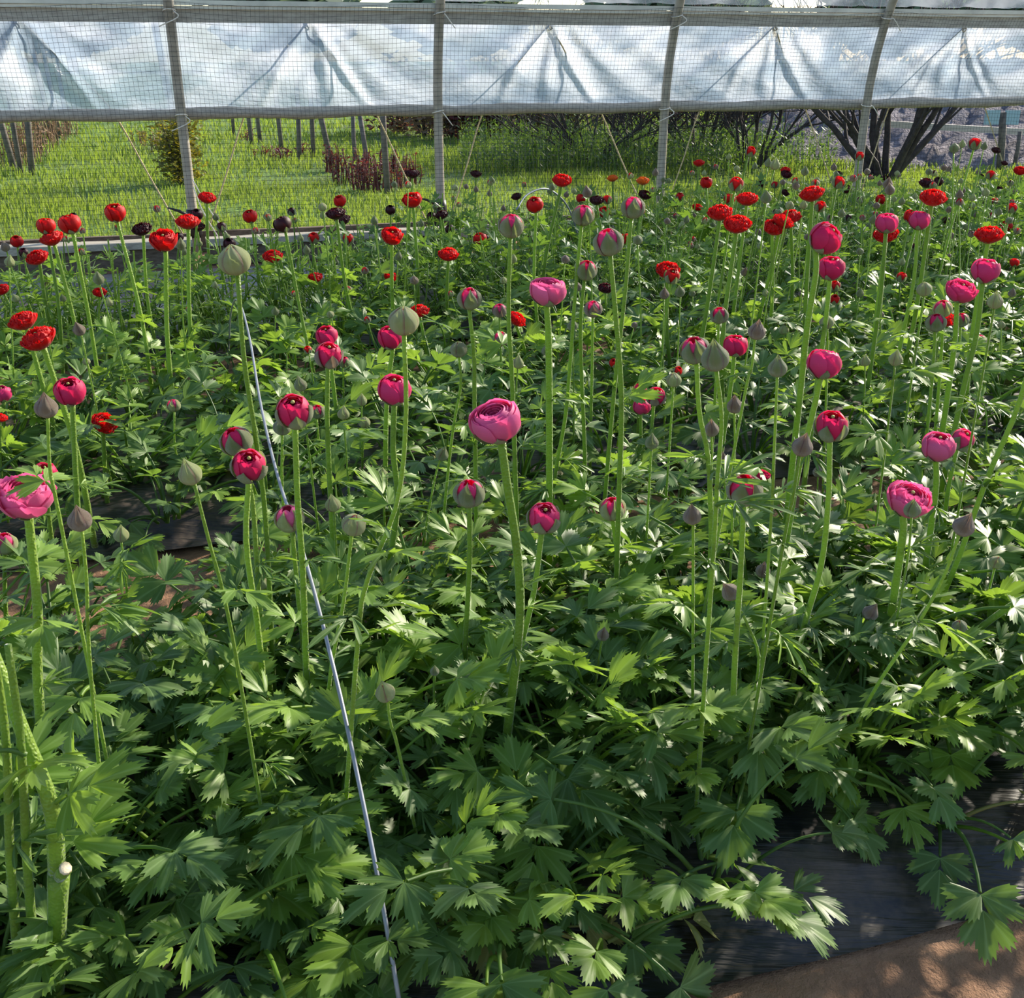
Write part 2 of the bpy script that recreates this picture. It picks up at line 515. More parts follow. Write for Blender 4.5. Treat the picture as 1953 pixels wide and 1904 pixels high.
post_labels = {
    -1: 'grey steel hoop of the tunnel beyond the row of leaning stakes',
    0: 'grey steel hoop standing before the brown leafy bush',
    1: 'grey steel hoop standing by the maroon shoots and dark stakes',
    2: 'grey steel hoop standing between the bare thorny shrubs',
    3: 'grey steel hoop standing before the many-stemmed bare tree',
    4: 'grey steel hoop standing beside the pale blue panels',
}
for k in range(-1, 5):
    base = P0 + D * (k * BAY)
    h = root('greenhouse_hoop', base, post_labels[k], 'hoop', 'steel hoops of the tunnel')
    zs = [-0.1, 0.2, 0.45, 0.68] + [HOOP_Z + HOOP_R * math.sin(R(a)) for a in (6, 12, 18, 24, 30, 38, 46, 54, 62, 68)]
    pts = [wall(k * BAY, z) - base for z in zs]
    mb = MB(); tube(mb, pts, 0.027, 14)
    obj('pipe', mb.mesh('pipe', MAT['pipe']), h)
    # cord ties holding the net and the roller to the pipe
    for z in (1.245, 0.73):
        mb = MB()
        c = wall(k * BAY, z) - base
        ring = [c + D * (0.032 * math.cos(a)) - M * (0.034 * math.sin(a)) + Vector((0, 0, 0.008 * math.sin(a * 1.0 + k))) for a in np.linspace(0, 6.6, 16)]
        tube(mb, ring, 0.0035, 5)
        tail = [c + D * 0.02 - M * 0.034, c + D * 0.04 - M * 0.05 + Vector((0, 0, -0.03)), c + D * (0.075 if k % 2 else -0.06) - M * 0.05 + Vector((0, 0, -0.075))]
        tube(mb, smooth_path(tail, 7), 0.003, 5)
        tag(obj('cord_tie', mb.mesh('cord_tie', MAT['tie']), h), 'white cord knotted around the pipe')
    if k in (0, 1):
        mb = MB()
        tube(mb, [Vector((0, 0, z)) for z in (0.08, 0.1, 0.2, 0.235)], [0.034, 0.042, 0.04, 0.033], 10)
        tube(mb, smooth_path([-M * .04 + Vector((0, 0, .18)), -M * .06 - D * .06 + Vector((0, 0, .23)), -M * .06 - D * .13 + Vector((0, 0, .255))], 6), [0.012, .012, .01, .009, .007, .004], 6)
        tag(obj('plastic_wrap', mb.mesh('plastic_wrap', MAT['black_plastic']), h), 'black plastic tied around the foot')

# ------------------------------------------------------------------ hip rail with film channel
SL, SR = -2.2, 6.9
rail = root('hip_rail', wall(2, 1.245, -0.05), 'long pale wooden rail with a metal film channel running across the hoops', 'rail')
o0 = rail.location
mb = MB()
x = SL
box(mb, wall((SL + SR) / 2, 1.232, -0.05) - o0, D * ((SR - SL) / 2), M * 0.016, Vector((0, 0, 0.04)))
obj('board', mb.mesh('board', MAT['rail'], False), rail)
mb = MB()
for z, hh, out in ((1.285, 0.012, -0.028), (1.262, 0.006, -0.030)):
    box(mb, wall((SL + SR) / 2, z, out) - o0, D * ((SR - SL) / 2), M * 0.006, Vector((0, 0, hh)))
tag(obj('film_channel', mb.mesh('film_channel', MAT['channel'], False), rail), 'thin grooved metal channel')

# ------------------------------------------------------------------ curtain and roof film
HOOKS = [k * BAY + BAY * 0.5 + (-0.02 if k % 2 else 0.02) for k in range(-2, 5)]
ZR = 0.755
def curtain():
    S = np.linspace(SL, SR, 560)
    NV = 46
    Vv = np.linspace(0, 1, NV)
    r = np.random.default_rng(21)
    ph = r.uniform(0, 6.28, (len(HOOKS), 4))
    V = np.zeros((len(S), NV, 3))
    for j, v in enumerate(Vv):
        z = 1.225 + (ZR - 1.225) * v
        hk = np.zeros_like(S)
        for i, hs in enumerate(HOOKS):
            dx = S - hs
            near = np.exp(-(dx / (0.62)) ** 4)
            ang = np.arctan2(dx, v * 0.47 + 0.03)
            rad = np.hypot(dx, v * 0.47)
            fold = np.sin(ang * 7 + ph[i, 0]) * 0.5 + np.sin(ang * 13 + ph[i, 1]) * 0.3 + np.sin(ang * 21 + ph[i, 2] + 3 * v) * 0.15
            hk += near * fold * 0.028 * np.clip(rad * 3, 0, 1)
            # film pressed in along the two rope runs below the hook
            for sg in (-1, 1):
                d = np.abs(dx - sg * 0.38 * v * 0.47 / 0.47 * 0.8)
                hk += 0.03 * np.exp(-(d / 0.03) ** 2) * near
        hk += 0.014 * np.sin(S * 5.1 + 4 * v + 1) + 0.008 * np.sin(S * 13 - 9 * v) + 0.005 * np.sin(S * 29 + 17 * v)
        hk *= np.sin(math.pi * min(1, 0.08 + v * 0.9)) ** 0.6
        bulge = 0.05 * math.sin(math.pi * v)
        off = 0.075 + hk + bulge
        P = np.array(P0)[None, :] + np.outer(S, np.array(D)) + np.outer(off - hoop_in(z), np.array(M))
        P[:, 2] = z
        V[:, j] = P
    n = NV
    Fc = [(i * n + j, (i + 1) * n + j, (i + 1) * n + j + 1, i * n + j + 1) for i in range(len(S) - 1) for j in range(n - 1)]
    mb = MB(); mb.add(V.reshape(-1, 3), Fc)
    return mb
cur = root('side_curtain', wall(2, ZR, -0.07), 'crinkled translucent plastic side curtain rolled partway up', 'curtain')
o = obj('film', curtain().mesh('film', MAT['film']), cur); o.location = -cur.location
mb = MB()
S = np.linspace(SL, SR, 120)
tube(mb, [wall(s, ZR - 0.02 + 0.004 * math.sin(s * 7), -0.075) - cur.location for s in S], [0.031 + 0.003 * math.sin(s * 11) + 0.002 * math.sin(s * 31) for s in S], 12)
tag(obj('roll', mb.mesh('roll', MAT['film_roll']), cur), 'film wound around the bottom pipe')

def roof():
    S = np.linspace(SL, SR, 300); ths = np.linspace(R(22.5), R(62), 24)
    V = []
    for th in ths:
        z = HOOP_Z + HOOP_R * math.sin(th)
        wv = 0.012 * np.sin(S * 9 + th * 12) + 0.008 * np.sin(S * 23 - th * 20) + 0.005 * np.sin(S * 41 + th * 31)
        off = 0.034 + np.abs(wv)
        P = np.array(P0)[None, :] + np.outer(S, np.array(D)) + np.outer(off - hoop_in(z), np.array(M))
        P[:, 2] = z + off * 0.4
        V.append(P)
    V = np.stack(V, 1); n = len(ths)
    Fc = [(i * n + j, (i + 1) * n + j, (i + 1) * n + j + 1, i * n + j + 1) for i in range(len(S) - 1) for j in range(n - 1)]
    mb = MB(); mb.add(V.reshape(-1, 3), Fc)
    return mb
tag(obj('roof_film', roof().mesh('roof_film', MAT['film_clear'])), 'taut translucent roof film stretched over the hoops above the rail', 'plastic film')

# ------------------------------------------------------------------ lacing ropes outside the curtain, hooks
for i, hs in enumerate(HOOKS):
    k = i - 2
    for sg, foot in ((-1, k * BAY), (1, (k + 1) * BAY)):
        if foot < SL or foot > SR: continue
        a = wall(hs, 1.20, -0.13)
        m_ = wall(hs + (foot - hs) * 0.50, ZR, -0.215)
        b = wall(foot + sg * -0.05, 0.05, -0.06)
        mb = MB(); tube(mb, smooth_path([a, a.lerp(m_, .5) + M * 0.03, m_, m_.lerp(b, .5), b], 16), 0.0045, 6)
        side = {(-1): 'down towards the foot of the hoop before it', 1: 'down towards the foot of the hoop after it'}[sg]
        tag(obj('lacing_rope', mb.mesh('lacing_rope', MAT['rope'])), 'thin tan rope slanting from the rail hook past the curtain to a hoop foot', 'rope', 'ropes lacing the side curtain')
    mb = MB()
    c = wall(hs, 1.185, -0.12)
    tube(mb, [c + D * (.014 * math.cos(a)) + Vector((0, 0, .014 * math.sin(a))) for a in np.linspace(0, 6.28, 12)], 0.004, 6)
    tube(mb, [c + Vector((0, 0, .014)), c + Vector((0, 0, .03)) + M * -0.012], 0.006, 6)
    tag(obj('rope_hook', mb.mesh('rope_hook', MAT['pipe'])), 'small metal eye hook under the wooden rail holding the ropes', 'hook', 'hooks under the rail')

# loose slack cords tied at the hoop by the leafy bush
for q, (dx, z1) in enumerate(((0.10, 0.62), (0.17, 0.60))):
    mb = MB()
    tube(mb, smooth_path([wall(0.02, 0.36 + .04 * q, .05), wall(dx * .6, 0.22, .07), wall(dx + .06, 0.02, .12)], 10), 0.0035, 5)
    tag(obj('guy_cord', mb.mesh('guy_cord', MAT['tie'])), 'pale slack cord running down from the hoop before the leafy bush', 'cord', 'slack cords at the hoop foot')

# ------------------------------------------------------------------ netting
def netting():
    mb = MB()
    cell = 0.0235
    s0, s1, z0, z1 = -1.35, 6.6, 0.11, 1.30
    S = np.arange(s0, s1, cell); Z = np.arange(z0, z1, cell)
    def pos(s, z):
        u = (s % BAY) / BAY
        sag = math.sin(math.pi * u)
        zz = z + 0.016 * sag * math.sin(z * 5.0 + s) - 0.022 * sag * max(0, (z - 0.75)) * 2 + 0.006 * math.sin(s * 3.7 + z * 2)
        ss = s + 0.012 * math.sin(z * 4 + s * 1.3) * sag
        return wall(ss, zz, 0.034 + 0.03 * sag * (0.5 + 0.5 * math.sin(s * 1.7 + z * 2.2)))
    def fil(pts, w=0.0006):
        V, Fc = [], []
        for p in pts:
            V += [p + D * w * 1.2 + Vector((0, 0, -w)), p - D * w * 1.2 + Vector((0, 0, -w)) , p - M * w * 0.5 + Vector((0, 0, w * 1.3))]
        for i in range(len(pts) - 1):
            for k in range(3):
                k2 = (k + 1) % 3
                Fc.append((3 * i + k, 3 * i + k2, 3 * i + 3 + k2, 3 * i + 3 + k))
        mb.add([tuple(v) for v in V], Fc)
    def fil_v(pts, w=0.0006):
        V, Fc = [], []
        for p in pts:
            V += [p + D * w, p - D * w, p - M * w * 1.6]
        for i in range(len(pts) - 1):
            for k in range(3):
                k2 = (k + 1) % 3
                Fc.append((3 * i + k, 3 * i + k2, 3 * i + 3 + k2, 3 * i + 3 + k))
        mb.add([tuple(v) for v in V], Fc)
    for s in S:
        fil_v([pos(s, z) for z in Z[::4].tolist() + [Z[-1]]])
    for z in Z:
        fil([pos(s, z) for s in S[::5].tolist() + [S[-1]]])
    return mb
tag(obj('bird_net', netting().mesh('bird_net', MAT['net'], False)), 'fine dark square-mesh bird netting hung inside the hoops', 'netting')

# ------------------------------------------------------------------ wooden edging
def plank(s0, s1, inward, zc, hh, th, mat, label, tilt=0.0, group='edging boards'):
    c = P0 + D * ((s0 + s1) / 2) - M * inward + Vector((0, 0, zc))
    mb = MB()
    n = 10
    rr = random.Random(int(s0 * 100) + int(zc * 1000))
    V, Fc = [], []
    for i in range(n + 1):
        x = -(s1 - s0) / 2 + (s1 - s0) * i / n
        wv = 0.004 * rr.uniform(-1, 1)
        for (a, b) in ((-1, -1), (1, -1), (1, 1), (-1, 1)):
            V.append(D * x + M * (a * th + wv) + Vector((0, 0, b * hh + tilt * x + 0.003 * rr.uniform(-1, 1))))
    for i in range(n):
        for k in range(4):
            k2 = (k + 1) % 4
            Fc.append((4 * i + k, 4 * i + k2, 4 * i + 4 + k2, 4 * i + 4 + k))
    Fc += [(0, 3, 2, 1), (4 * n, 4 * n + 1, 4 * n + 2, 4 * n + 3)]
    mb.add([tuple(v) for v in V], Fc)
    o = obj('edging_board', mb.mesh('edging_board', mat, False), None, c)
    tag(o, label, 'board', group)
plank(-2.2, -0.04, -0.07, 0.01, 0.085, 0.018, MAT['board_dark'], 'dark weathered outer edging board ending at the hoop before the leafy bush')
plank(0.0, 2.6, -0.07, 0.015, 0.085, 0.018, MAT['board_dark'], 'dark weathered outer edging board running past the maroon shoots')
plank(2.63, 6.6, -0.07, 0.01, 0.08, 0.018, MAT['board_dark'], 'dark weathered outer edging board before the bare shrubs')
plank(-2.2, -0.02, 0.44, 0.125, 0.018, 0.06, MAT['board_grey'], 'pale sunlit board lying along the top of the low inner wall')  # pale colour carries the sunlight on the inner board's top
plank(-2.2, -0.02, 0.45, 0.05, 0.056, 0.018, MAT['board_dark'], 'shaded upright inner edging board below the pale sunlit board')  # dark colour carries the shade on the inner board's face
plank(0.05, 1.42, 0.42, 0.12, 0.018, 0.05, MAT['board_grey'], 'grey weathered board between the two hoops beside the maroon shoots')  # sunlit top again put into a paler board
plank(0.05, 1.42, 0.43, 0.05, 0.05, 0.018, MAT['board_dark'], 'shaded upright edging board below the grey weathered board')  # shaded face again put into a darker board
plank(1.5, 3.2, 0.2, 0.06, 0.05, 0.02, MAT['board_grey'], 'grey edging board half hidden by foliage under the bare shrubs')

# ================================================================== outside the tunnel
def lawn_blades(n, near, far):
    r = np.random.default_rng(31)
    # more blades close to the tunnel: distance drawn from 1/t^2
    u = r.random(n)
    t = 1 / (1 / near + u * (1 / far - 1 / near))
    s = r.uniform(-1.0, 1.0, n) * (t * 0.75) + 0.28 * t
    s += -0.0
    keep = t > T_WALL + 0.12
    # clumpy cover
    cl = np.sin(s * 2.3 + 1.3 * np.sin(t * 1.7)) * np.sin(t * 2.9 + 1.1 * np.sin(s * 1.9))
    keep &= r.random(n) < (0.62 + 0.38 * cl)
    s, t, cl = s[keep], t[keep], cl[keep]
    n = len(s)
    sc = np.clip(t / 9.0, 0.8, 2.2)
    hgt = r.uniform(0.03, 0.085, n) * (0.8 + 0.35 * cl) * np.clip(sc, 0.9, 1.3)
    wid = r.uniform(0.0022, 0.0045, n) * sc * 1.5
    yaw = r.uniform(0, 6.28, n)
    lean = r.uniform(0.1, 0.8, n) * hgt
    la = r.uniform(0, 6.28, n)
    bx = D.x * s + M.x * t; by = D.y * s + M.y * t
    ux, uy = np.cos(yaw) * wid, np.sin(yaw) * wid
    lx, ly = np.cos(la) * lean, np.sin(la) * lean
    z0 = np.full(n, -0.02)
    V = np.stack([
        np.stack([bx - ux, by - uy, z0], -1), np.stack([bx + ux, by + uy, z0], -1),
        np.stack([bx + ux * .7 + lx * .35, by + uy * .7 + ly * .35, hgt * .6], -1),
        np.stack([bx - ux * .7 + lx * .35, by - uy * .7 + ly * .35, hgt * .6], -1),
        np.stack([bx + lx, by + ly, hgt], -1)], 1).reshape(-1, 3)
    i = np.arange(n)[:, None] * 5
    quads = i + np.array([0, 1, 2, 3]); tris = i + np.array([3, 2, 4])
    mb = MB(); mb.v = [V]; mb.uv = [np.zeros((len(V), 2))]; mb.n = len(V)
    mb.f = quads.tolist() + tris.tolist()
    return mb
tag(obj('grass', lawn_blades(150000, 6.4, 24).mesh('grass', MAT['grass'], False)), 'short bright sunlit grass of the field outside', 'grass', kind='stuff')

# stakes of the trellis rows: (foot x, foot y, top x, half width m, label)
def stake(px, py, top_dx, hw, h, label, group):
    b = at_z(px, py, 0)
    mb = MB()
    tip = Vector((top_dx * h, 0.02, h))
    pts = [Vector((0, 0, -0.05)), tip * 0.5 + Vector((random.uniform(-.008, .008), 0, 0)), tip]
    tube(mb, pts, [hw, hw * 0.96, hw * 0.9], 7)
    o = obj('stake', mb.mesh('stake', MAT['stake'], True), None, b)
    tag(o, label, 'stake', group)
row_a = [(60, 330, 0.10, .03, 1.0), (28, 322, -0.12, .03, 1.1), (40, 330, 0.0, .024, 1.2), (65, 290, -0.12, .03, 1.3), (82, 280, -0.1, .026, 1.3), (100, 268, -0.06, .026, 1.3),
         (115, 262, -0.04, .026, 1.3), (128, 255, 0.02, .026, 1.3)]
row_b = [(740, 375, -0.01, .026, 0.95), (703, 322, -0.12, .026, 0.5), (678, 310, 0.0, .024, 0.5), (634, 315, -0.17, .030, 0.9), (598, 300, 0.03, .026, 0.9), (571, 306, 0.04, .026, 0.8),
         (538, 290, -0.02, .026, 0.9), (497, 272, -0.03, .026, 0.9), (480, 278, -0.02, .026, 0.9), (446, 256, 0.0, .024, 0.9)]
for a in row_a:
    stake(*a, 'weathered grey stake among dry brown stalks in the far slanting row', 'stakes in the row among dry stalks')
for i, a in enumerate(row_b):
    stake(*a, 'short cut-off grey stake standing among maroon shoots' if a[4] < 0.6 else 'tall thin grey stake in the row behind the maroon shoots',
          'short stakes by the maroon shoots' if a[4] < 0.6 else 'stakes in the row behind the maroon shoots')
stake(355, 345, -0.09, .035, 1.3, 'leaning dark stake inside the brown leafy bush', None)
stake(936, 258, 0.0, .022, 1.0, 'slim grey stake standing before the brown hedgerow', None)

def shoot_plant(name, px, py, n, h, spread, mat, leafy, label, cat, group, leaf=0.03):
    b = at_z(px, py, 0)
    rt = root(name, b, label, cat, group)
    mb = MB(); ml = MB()
    rr = random.Random(int(px * 7 + py))
    for i in range(n):
        a, d0 = rr.uniform(0, 6.28), spread * math.sqrt(rr.random())
        p = Vector((math.cos(a) * d0, math.sin(a) * d0 * .6, 0))
        hh = h * rr.uniform(.6, 1.1)
        q = p + Vector((rr.uniform(-.3, .3) * hh * .5, rr.uniform(-.2, .2) * hh, hh))
        path = smooth_path([p, p.lerp(q, .5) + Vector((rr.uniform(-.02, .02), 0, 0)), q], 5)
        tube(mb, path, [.006, .0055, .005, .004, .003], 4, False)
        for j in range(leafy):
            c = path[0].lerp(path[-1], rr.uniform(.25, 1))
            aa = rr.uniform(0, 6.28); up = rr.uniform(-.2, .9)
            L = leaf * rr.uniform(.7, 1.4)
            dv = Vector((math.cos(aa), math.sin(aa), up)).normalized()
            u, w = frame_of(dv)
            u = (u + w * rr.uniform(-.6, .6)).normalized()
            ml.add([tuple(c), tuple(c + dv * L * .5 + u * L * .28), tuple(c + dv * L), tuple(c + dv * L * .5 - u * L * .28)], [(0, 1, 2, 3)])
    obj('stems', mb.mesh('stems', MAT['dry'] if mat != 'maroon' else MAT['maroon']), rt)['kind'] = 'stuff'
    if leafy:
        obj('leaves', ml.mesh('leaves', MAT[mat], False), rt)['kind'] = 'stuff'
for i, (px, py) in enumerate(((660, 352), (690, 362), (718, 366), (752, 364), (776, 352), (735, 330), (640, 330), (700, 335))):
    shoot_plant('maroon_shoots', px, py, 16, 0.24, 0.11, 'maroon', 9, 'clump of dark maroon spring shoots growing around the stakes', 'plant', 'maroon shoot clumps', 0.035)
for i, (px, py) in enumerate(((510, 302), (540, 305), (575, 300), (480, 268))):
    shoot_plant('maroon_shoots', px, py, 10, 0.13, 0.16, 'maroon', 6, 'low maroon shoot clump along the far stake row', 'plant', 'low maroon clumps', 0.04)
for i, (px, py) in enumerate(((45, 310), (62, 300), (80, 286), (95, 278), (110, 268), (125, 258), (30, 318))):
    shoot_plant('dry_stalk_clump', px, py, 22, 0.42, 0.2, 'dry', 5, 'clump of dry brown stalks along the slanting stake row', 'plant', 'dry stalk clumps', 0.05)
for i, (px, py) in enumerate(((300, 290), (282, 280), (318, 260))):
    shoot_plant('dry_stalk_clump', px, py, 14, 0.2 + .12 * (i == 2), 0.2, 'bush', 6, 'low yellowish scrub clump behind the leafy bush', 'plant', 'low scrub behind the bush', 0.05)

def leafy_bush(px, py, w, h, n, mat, label, name='leafy_bush', leaf=0.045, group=None):
    b = at_z(px, py, 0)
    rt = root(name, b, label, 'bush', group)
    rr = random.Random(int(px + py))
    mb, ml = MB(), MB()
    tips = []
    for i in range(16):
        a = rr.uniform(0, 6.28); q = Vector((math.cos(a) * w * rr.uniform(.2, .9), math.sin(a) * w * rr.uniform(.2, .9), h * rr.uniform(.55, 1)))
        path = smooth_path([Vector((q.x * .15, q.y * .15, 0)), Vector((q.x * .5, q.y * .5, q.z * .55)), q], 7)
        tube(mb, path, [.010, .009, .008, .006, .005, .004, .002], 5, False)
        tips += path[2:]
    for i in range(n):
        c = rr.choice(tips) + Vector((rr.gauss(0, w * .2), rr.gauss(0, w * .2), rr.gauss(0, h * .1)))
        if c.z < .03 or rr.random() < .3: c.z = rr.uniform(.03, h * .5)
        aa = rr.uniform(0, 6.28); dv = Vector((math.cos(aa), math.sin(aa), rr.uniform(-.5, .7))).normalized()
        u, ww = frame_of(dv); u = (u + ww * rr.uniform(-1, 1)).normalized()
        L = leaf * rr.uniform(.6, 1.3)
        ml.add([tuple(c), tuple(c + dv * L * .45 + u * L * .3), tuple(c + dv * L), tuple(c + dv * L * .45 - u * L * .3)], [(0, 1, 2, 3)])
    obj('branches', mb.mesh('branches', MAT['bark']), rt)['kind'] = 'stuff'
    obj('foliage', ml.mesh('foliage', MAT[mat], False), rt)['kind'] = 'stuff'
leafy_bush(345, 352, 0.30, 0.62, 2600, 'bush', 'brown and olive leafy bush growing around a leaning dark stake')

# tall weeds under the bare shrubs
def weeds():
    mb = MB(); rr = random.Random(5)
    for i in range(2600):
        px, py = rr.uniform(880, 1600), rr.uniform(255, 335)
        if rr.random() > math.exp(-((px - 1150) / 260) ** 2) + .25: continue
        b = at_z(px, py, 0)
        if b.dot(M) < T_WALL + .25: continue
        h = rr.uniform(.12, .42)
        a = rr.uniform(0, 6.28)
        tip = b + Vector((rr.uniform(-.06, .06), rr.uniform(-.06, .06), h))
        u = Vector((math.cos(a), math.sin(a), 0)) * .008
        mb.add([tuple(b - u), tuple(b + u), tuple(tip)], [(0, 1, 2)])
        for j in range(7):
            c = b.lerp(tip, rr.uniform(.2, 1)); aa = rr.uniform(0, 6.28)
            dv = Vector((math.cos(aa), math.sin(aa), rr.uniform(.0, .9))); L = rr.uniform(.03, .06)
            w = Vector((-math.sin(aa), math.cos(aa), rr.uniform(-.4, .4))) * L * .22
            mb.add([tuple(c), tuple(c + dv * L * .5 + w), tuple(c + dv * L), tuple(c + dv * L * .5 - w)], [(0, 1, 2, 3)])
    return mb
tag(obj('tall_weeds', weeds().mesh('tall_weeds', MAT['weed'], False)), 'tall dull green weeds growing under the bare shrubs', 'weeds', kind='stuff')

# bare shrubs and the many-stemmed tree
def bare_shrub(name, base, stems, height, spread, r0, depth, label, cat, seed, twig=5, upright=.8):
    rt = root(name, base, label, cat)
    rr = random.Random(seed)
    twigs = MB()
    def grow(mb, p, d, L, r, lev):
        n = 5
        pts = [p]; dd = d.copy()
        for i in range(n):
            dd = (dd + Vector((rr.gauss(0, .13), rr.gauss(0, .13), rr.gauss(0.03, .09)))).normalized()
            pts.append(pts[-1] + dd * (L / n))
        tube(mb, pts, [r * (1 - .5 * i / n) for i in range(n + 1)], 6 if lev == 0 else 4, False)
        if lev >= depth: return
        for q in range(twig if lev else twig + 1):
            k = rr.randint(2, n)
            nd = (dd + Vector((rr.gauss(0, .55), rr.gauss(0, .55), rr.gauss(.12, .3)))).normalized()
            grow(twigs, pts[k], nd, L * rr.uniform(.45, .75), r * .5, lev + 1)
    for i in range(stems):
        a = 2 * math.pi * i / stems + rr.uniform(-.4, .4)
        tilt = spread * rr.uniform(.25, 1)
        d = Vector((math.cos(a) * tilt, math.sin(a) * tilt * .6, upright)).normalized()
        mb = MB()
        grow(mb, Vector((math.cos(a) * .07, math.sin(a) * .05, -.03)), d, height * rr.uniform(.7, 1.05), r0 * rr.uniform(.6, 1.15), 0)
        obj('trunk', mb.mesh('trunk', MAT['bark']), rt)
    obj('twigs', twigs.mesh('twigs', MAT['bark']), rt)['kind'] = 'stuff'
bare_shrub('bare_tree', at_z(1685, 340), 11, 1.25, .75, .038, 2, 'dark many-stemmed bare tree with thick spreading trunks', 'tree', 3, 4)
bare_shrub('bare_shrub', at_z(1128, 312), 16, 0.95, 1.1, .015, 3, 'dense twiggy bare shrub rising from tall green weeds', 'shrub', 4, 4, .6)
bare_shrub('bare_shrub', at_z(1040, 285), 10, 1.0, 1.2, .012, 3, 'thin brown bare shrub beside the brown hedgerow', 'shrub', 5, 4, .6)
bare_shrub('bare_shrub', at_z(1432, 316), 10, 1.0, .5, .02, 2, 'upright dark bare shrub between the two slanting hoops', 'shrub', 6, 5)
bare_shrub('bare_shrub', at_z(1330, 300), 13, 1.0, .8, .017, 3, 'tangled black bare shrub close behind a hoop', 'shrub', 7, 4)
bare_shrub('bare_shrub', at_z(1225, 296), 12, 1.0, .9, .015, 3, 'tangled dark bare shrub between the weeds and a hoop', 'shrub', 8, 4)
bare_shrub('bare_shrub', at_z(1560, 268), 9, 1.2, .9, .012, 2, 'far thin bare shrub before the pale lumber', 'shrub', 9, 5)

# brown hedgerow far behind, one shrub after another
for i, (px, py) in enumerate(((765, 252), (815, 258), (868, 264), (915, 266), (965, 264), (1010, 262), (1480, 252), (1090, 256), (1180, 258), (1280, 256), (1380, 254), (1590, 250), (1790, 244))):
    b = at_z(px, py, 0)
    leafy_bush(px, py, 0.62, 0.9, 1300, 'dry' if i % 3 else 'maroon', 'brown dormant shrub in the far hedgerow', 'hedgerow_shrub', 0.09, 'shrubs of the far hedgerow')

# distant trees, dim behind the plastic
def far_tree(x, y, w, h, seed):
    rr = random.Random(seed)
    rt = root('distant_tree', (x, y, 0), 'dim distant tree seen only through the plastic curtain', 'tree', 'distant trees behind the curtain')
    mb = MB(); tube(mb, [Vector((0, 0, 0)), Vector((0, 0, h * .5))], [.3, .15], 6); obj('trunk', mb.mesh('trunk', MAT['bark']), rt)
    ml = MB()
    for i in range(900):
        v = Vector((rr.gauss(0, 1), rr.gauss(0, 1), rr.gauss(0, 1))).normalized() * rr.uniform(.5, 1)
        c = Vector((v.x * w, v.y * w, h * .58 + v.z * h * .42))
        a = Vector((rr.gauss(0, 1), rr.gauss(0, 1), rr.gauss(0, 1))).normalized(); u, ww = frame_of(a); L = .7
        ml.add([tuple(c - u * L), tuple(c + ww * L * .5), tuple(c + u * L), tuple(c - ww * L * .5)], [(0, 1, 2, 3)])
    obj('crown', ml.mesh('crown', MAT['far_leaf'], False), rt)['kind'] = 'stuff'
for i, (x, y, w, h) in enumerate(((-24, 62, 4, 5), (-14, 70, 5, 6), (-3, 66, 4, 5), (9, 64, 5, 6), (20, 60, 4, 5), (30, 62, 5, 6), (41, 60, 5, 6), (50, 70, 5, 7), (-38, 76, 4, 6))):
    far_tree(x, y, w, h, i)

# gravel mound, lumber, panels on a post
def mound():
    c = at_z(1900, 318, 0)
    nx, ny = 60, 40
    X = np.linspace(-1.9, 3.5, nx); Y = np.linspace(-0.2, 5, ny)
    XX, YY = np.meshgrid(X, Y, indexing='ij')
    r = np.random.default_rng(2)
    Z = 0.95 * np.clip((YY + .1) / 2.6, 0, 1) ** .8 * np.clip((XX + 1.9) / 2.6, 0, 1) ** .8
    Z = Z + 0.035 * r.standard_normal(XX.shape) * (Z > .02) - 0.03
    Z[0, :] = -.05; Z[-1, :] = -.05; Z[:, 0] = -.05; Z[:, -1] = -.05
    V = np.stack([XX, YY, Z], -1).reshape(-1, 3)
    Fc = [(i * ny + j, (i + 1) * ny + j, (i + 1) * ny + j + 1, i * ny + j + 1) for i in range(nx - 1) for j in range(ny - 1)]
    mb = MB(); mb.add(V, Fc)
    tag(obj('gravel_mound', mb.mesh('gravel_mound', MAT['gravel']), None, c), 'sloping mound of coarse grey gravel beside the bare tree', 'gravel')
mound()
a, b = at_Y(1650, 234, 11.2), at_Y(1960, 252, 11.2)
mb = MB(); box(mb, (0, 0, 0), (b - a) / 2, Vector((0, .05, 0)), Vector((0, 0, .03)))
tag(obj('lumber_beam', mb.mesh('lumber_beam', MAT['lumber'], False), None, (a + b) / 2), 'long pale lumber beam lying across the gravel mound', 'beam')
pb = at_Y(1908, 322, 10.6); pb.z = 0
rt = root('panel_post', pb, 'two pale blue panels fixed on a dark post by the gravel mound', 'sign')
pt = at_Y(1914, 214, 10.6) - pb
mb = MB(); tube(mb, [Vector((0, 0, -.05)), pt * .5, pt], .035, 7); obj('post', mb.mesh('post', MAT['stake']), rt)
for q in (1892, 1930):
    c = at_Y(q, 224, 10.58) - pb
    mb = MB(); box(mb, c, Vector((.068, .0, .0)), Vector((0, .01, 0)), Vector((0, 0, .065)))
    obj('panel', mb.mesh('panel', MAT['sign'], False), rt)
stake(1934, 318, 0.02, .022, .33, 'short dark stake standing before the gravel mound', None)
